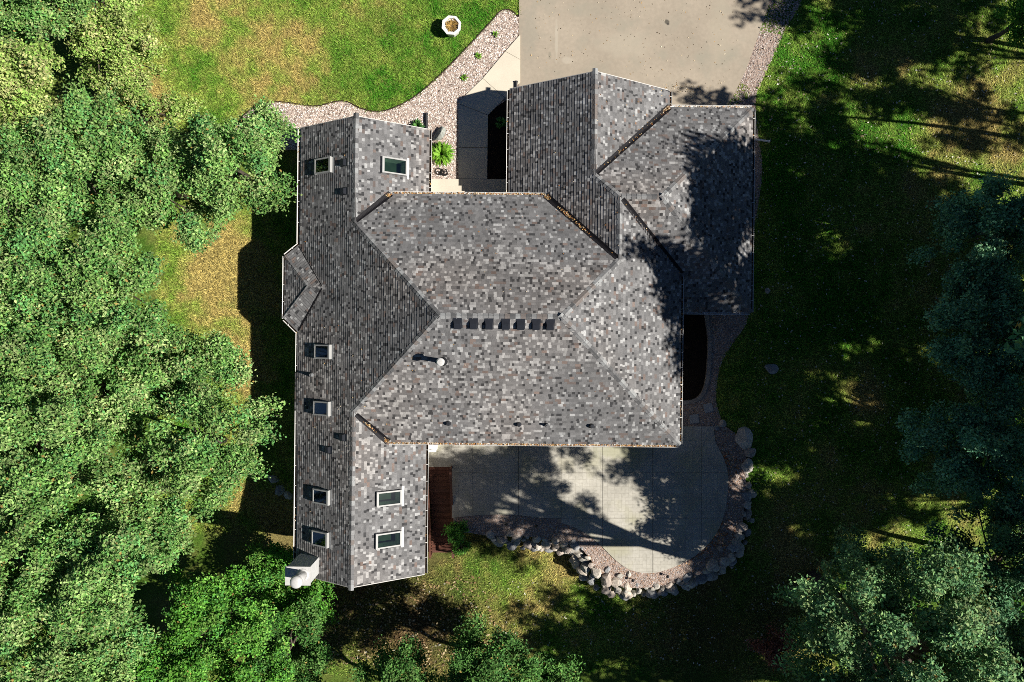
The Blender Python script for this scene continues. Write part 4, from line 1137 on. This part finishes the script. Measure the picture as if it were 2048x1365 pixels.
T = [
 ('oak_tree', 478, 345, 7.5, 112, 'leafy green tree touching the front wing corner at left', PAL_L, 21, {}),
 ('young_tree', 528, 262, 4.5, 62, 'small tree covering the left end of the front gravel bed', PAL_L, 63, {}),
 ('oak_tree', 335, 375, 8.5, 140, 'green tree left of the one touching the front wing', PAL_L, 22, {}),
 ('oak_tree', 160, 330, 8.5, 160, 'broad pale tree in the upper left canopy', PAL_L, 23, {}),
 ('oak_tree', 40, 190, 8.0, 130, 'pale tree at the left edge, second from the top', PAL_Y, 24, dict(trunk=.1, dens=1.15)),
 ('oak_tree', 70, 30, 7.0, 120, 'tree in the top left corner', PAL_L, 25, {}),
 ('young_tree', 235, 110, 3.5, 110, 'low yellowish tree on the front lawn at upper left', PAL_Y, 26, dict(sparse=.5)),
 ('young_tree', 300, 240, 3.5, 90, 'low thin yellowish tree just below the yellowish one at upper left', PAL_Y, 27, dict(sparse=.45)),
 ('young_tree', 210, -10, 3.5, 80, 'low thin tree cut by the top edge at left', PAL_Y, 28, dict(sparse=.5)),
 ('oak_tree', 40, 470, 9.0, 150, 'large tree at the left edge level with the bay window', PAL_L, 29, {}),
 ('oak_tree', 225, 560, 8.0, 128, 'green tree left of the dry lawn patch', PAL_L, 30, {}),
 ('oak_tree', 400, 735, 7.0, 112, 'tree beside the dry lawn, facing the upper left skylight', PAL_L, 31, {}),
 ('oak_tree', 425, 885, 8.0, 128, 'tree reaching closest to the left wall of the house', PAL_L, 32, {}),
 ('oak_tree', 235, 770, 9.0, 150, 'large tree in the middle of the left canopy', PAL_L, 33, {}),
 ('oak_tree', 70, 690, 9.5, 150, 'tall tree at the left edge halfway down', PAL_L, 34, {}),
 ('oak_tree', 90, 900, 9.5, 160, 'large pale tree at the left edge below the middle', PAL_L, 35, {}),
 ('oak_tree', 300, 1000, 8.0, 140, 'pale tree above the bright green tree at lower left', PAL_L, 36, {}),
 ('oak_tree', 60, 1130, 9.0, 150, 'tree at the left edge in the lower left', PAL_L, 37, {}),
 ('oak_tree', 210, 1130, 9.0, 130, 'pale tree just left of the bright green tree', PAL_L, 38, {}),
 ('maple_tree', 440, 1245, 5.0, 130, 'bright green tree in the lower left', PAL_G, 39, {}),
 ('maple_tree', 330, 1360, 5.0, 120, 'bright green tree cut by the bottom edge at left', PAL_G, 40, {}),
 ('oak_tree', 80, 1330, 8.0, 130, 'pale tree in the bottom left corner', PAL_L, 41, {}),
 ('oak_tree', 200, 1290, 7.0, 115, 'pale tree between the bottom left corner and the bright green trees', PAL_L, 60, {}),
 ('maple_tree', 520, 1385, 4.0, 100, 'green tree cut by the bottom edge, right of the bright one', PAL_G, 61, {}),
 ('maple_tree', 585, 1290, 2.5, 95, 'dark green tree in shade right of the bright green one', PAL_M, 42, {}),
 ('laurel_shrub', 625, 1195, 1.2, 62, 'dark green shrub below the white chimney', PAL_G, 43, dict(cat='shrub', clr=.6)),
 ('laurel_shrub', 545, 1130, .8, 60, 'dark green shrub left of the white chimney', PAL_G, 45, dict(cat='shrub', clr=.6)),
 ('laurel_shrub', 915, 1062, .1, 24, 'leafy green shrub beside the wooden stair', PAL_G, 57, dict(cat='shrub', clr=.28, lsz=.11)),
 ('laurel_shrub', 920, 1092, -.6, 17, 'smaller green shrub below the leafy one by the stair', PAL_G, 58, dict(cat='shrub', clr=.25, lsz=.11)),
 ('maple_tree', 985, 1350, 4.5, 112, 'tree at the bottom edge below the patio', PAL_M, 46, {}),
 ('maple_tree', 800, 1395, 4.0, 110, 'dark tree cut by the bottom edge below the house', PAL_M, 47, {}),
 ('maple_tree', 1100, 1370, 4.0, 60, 'small tree at the bottom edge right of its larger twin', PAL_M, 48, {}),
 ('barberry_shrub', 1552, 1295, .3, 38, 'reddish-brown shrub at lower right', [(.28, .10, .07), (.34, .16, .11), (.20, .08, .05)], 49, dict(cat='shrub', clr=.4, lsz=.12)),
 ('oak_tree', 1775, 1290, 12.5, 225, 'large oak at lower right whose trunk shadow crosses the patio', PAL_R, 50, dict(trunk=.42, base=(P(1625, 1158, -.8).x, P(1625, 1158, -.8).y), flat=.95)),
 ('oak_tree', 1960, 1120, 8.0, 135, 'sunlit blue-green tree at the right edge, lower down', PAL_D, 51, dict(sparse=.22)),
 ('oak_tree', 1720, 1152, 6.0, 96, 'smaller blue-green tree just above the large oak at lower right', PAL_R, 59, dict(sparse=.08)),
 ('oak_tree', 1965, 1330, 6.0, 150, 'tree in the bottom right corner', PAL_R, 52, dict(sparse=.15)),
 ('oak_tree', 1760, 1350, 4.0, 120, 'low tree under the large oak, cut by the bottom edge', PAL_R, 62, dict(sparse=.1)),
 ('oak_tree', 1970, 470, 7.0, 120, 'dark shaded tree at the right edge, upper of three', PAL_E, 53, {}),
 ('oak_tree', 1960, 670, 7.0, 140, 'dark shaded tree at the right edge, middle of three', PAL_E, 54, {}),
 ('oak_tree', 1950, 890, 7.0, 150, 'dark shaded tree at the right edge, lowest of three', PAL_E, 55, {}),
 ('maple_tree', 2045, 35, 3.0, 75, 'bright green tree in the top right corner', PAL_G, 56, {}),
]
for nm, a, b, z, r_, lb, pal, sd, kw in T:
    kw = dict(dict(lsz=.138, dens=1.0), **kw)
    if r_ > 100 and a < 700: r_ = r_ * .94; z = z + (sd * 37 % 11 - 5) * .32
    tree(nm, a, b, z, r_, lb, pal=pal, seed=sd, **kw)
# woodland to the right, beyond the frame, that shades the lawn and the side garage
WOOD = [(36, 8, 15, 2.6), (40, 14, 15, 2.8), (35, 17.5, 13, 2.6), (27, -.6, 12, 2.8), (27, -5.8, 12, 2.6), (22.5, 1.3, 14, 3.6), (24.2, 5.7, 14, 3.3), (26.6, 11.0, 14, 1.15), (31.2, 16.2, 14, 1.6), (18, -19.8, 10, 3.0), (23, -20.2, 11, 3.4), (27.5, -21, 12, 3.4), (25, -3, 13.5, 3.4), (30.5, 8.6, 13.5, 2.8), (25, -8.5, 13.5, 3.2), (31, 0, 14.5, 3.8), (31, -6, 14, 3.4), (33, 5, 15, 3.8), (34, 19.5, 14, 3.6), (38, -2, 16, 4), (38, 24, 15, 4.4),
        (40, 4, 16, 3.6), (38, -11, 15, 4), (33, -15, 14, 4), (29, -17.5, 13, 3.6), (45, 0, 17, 4.5), (44, 17, 16, 3.6), (45, -8, 17, 4.5), (37, 11.5, 15, 2.6), (44, 9.5, 16, 2.6), (36, 15, 13, 2.2)]
for i, (a, b, z, r_) in enumerate(WOOD):
    tree('woodland_tree', 0, 0, z, 0, 'tall woodland tree beyond the right edge, shading the lawn', pal=PAL_D, lsz=.33, dens=.62 if 7.5 < b < 15.2 else .75 if (b > 8 or b < -19) else 1.2, ldens=.85 if (b > 7.5 or b < -19) else 1.3, boughs=.45 if b > 7.5 else .25, seed=200 + i, grp='woodland beyond the right edge', world=(a, b, z, r_), base=(a * (1.2 if a < 29 and b > -16 else 1.0), b), flat=1.2, trunk=.14 if b > 6 else .3, clr=.85)
open('/tmp/leaves.txt', 'w').write(str(LEAVES)) if False else None
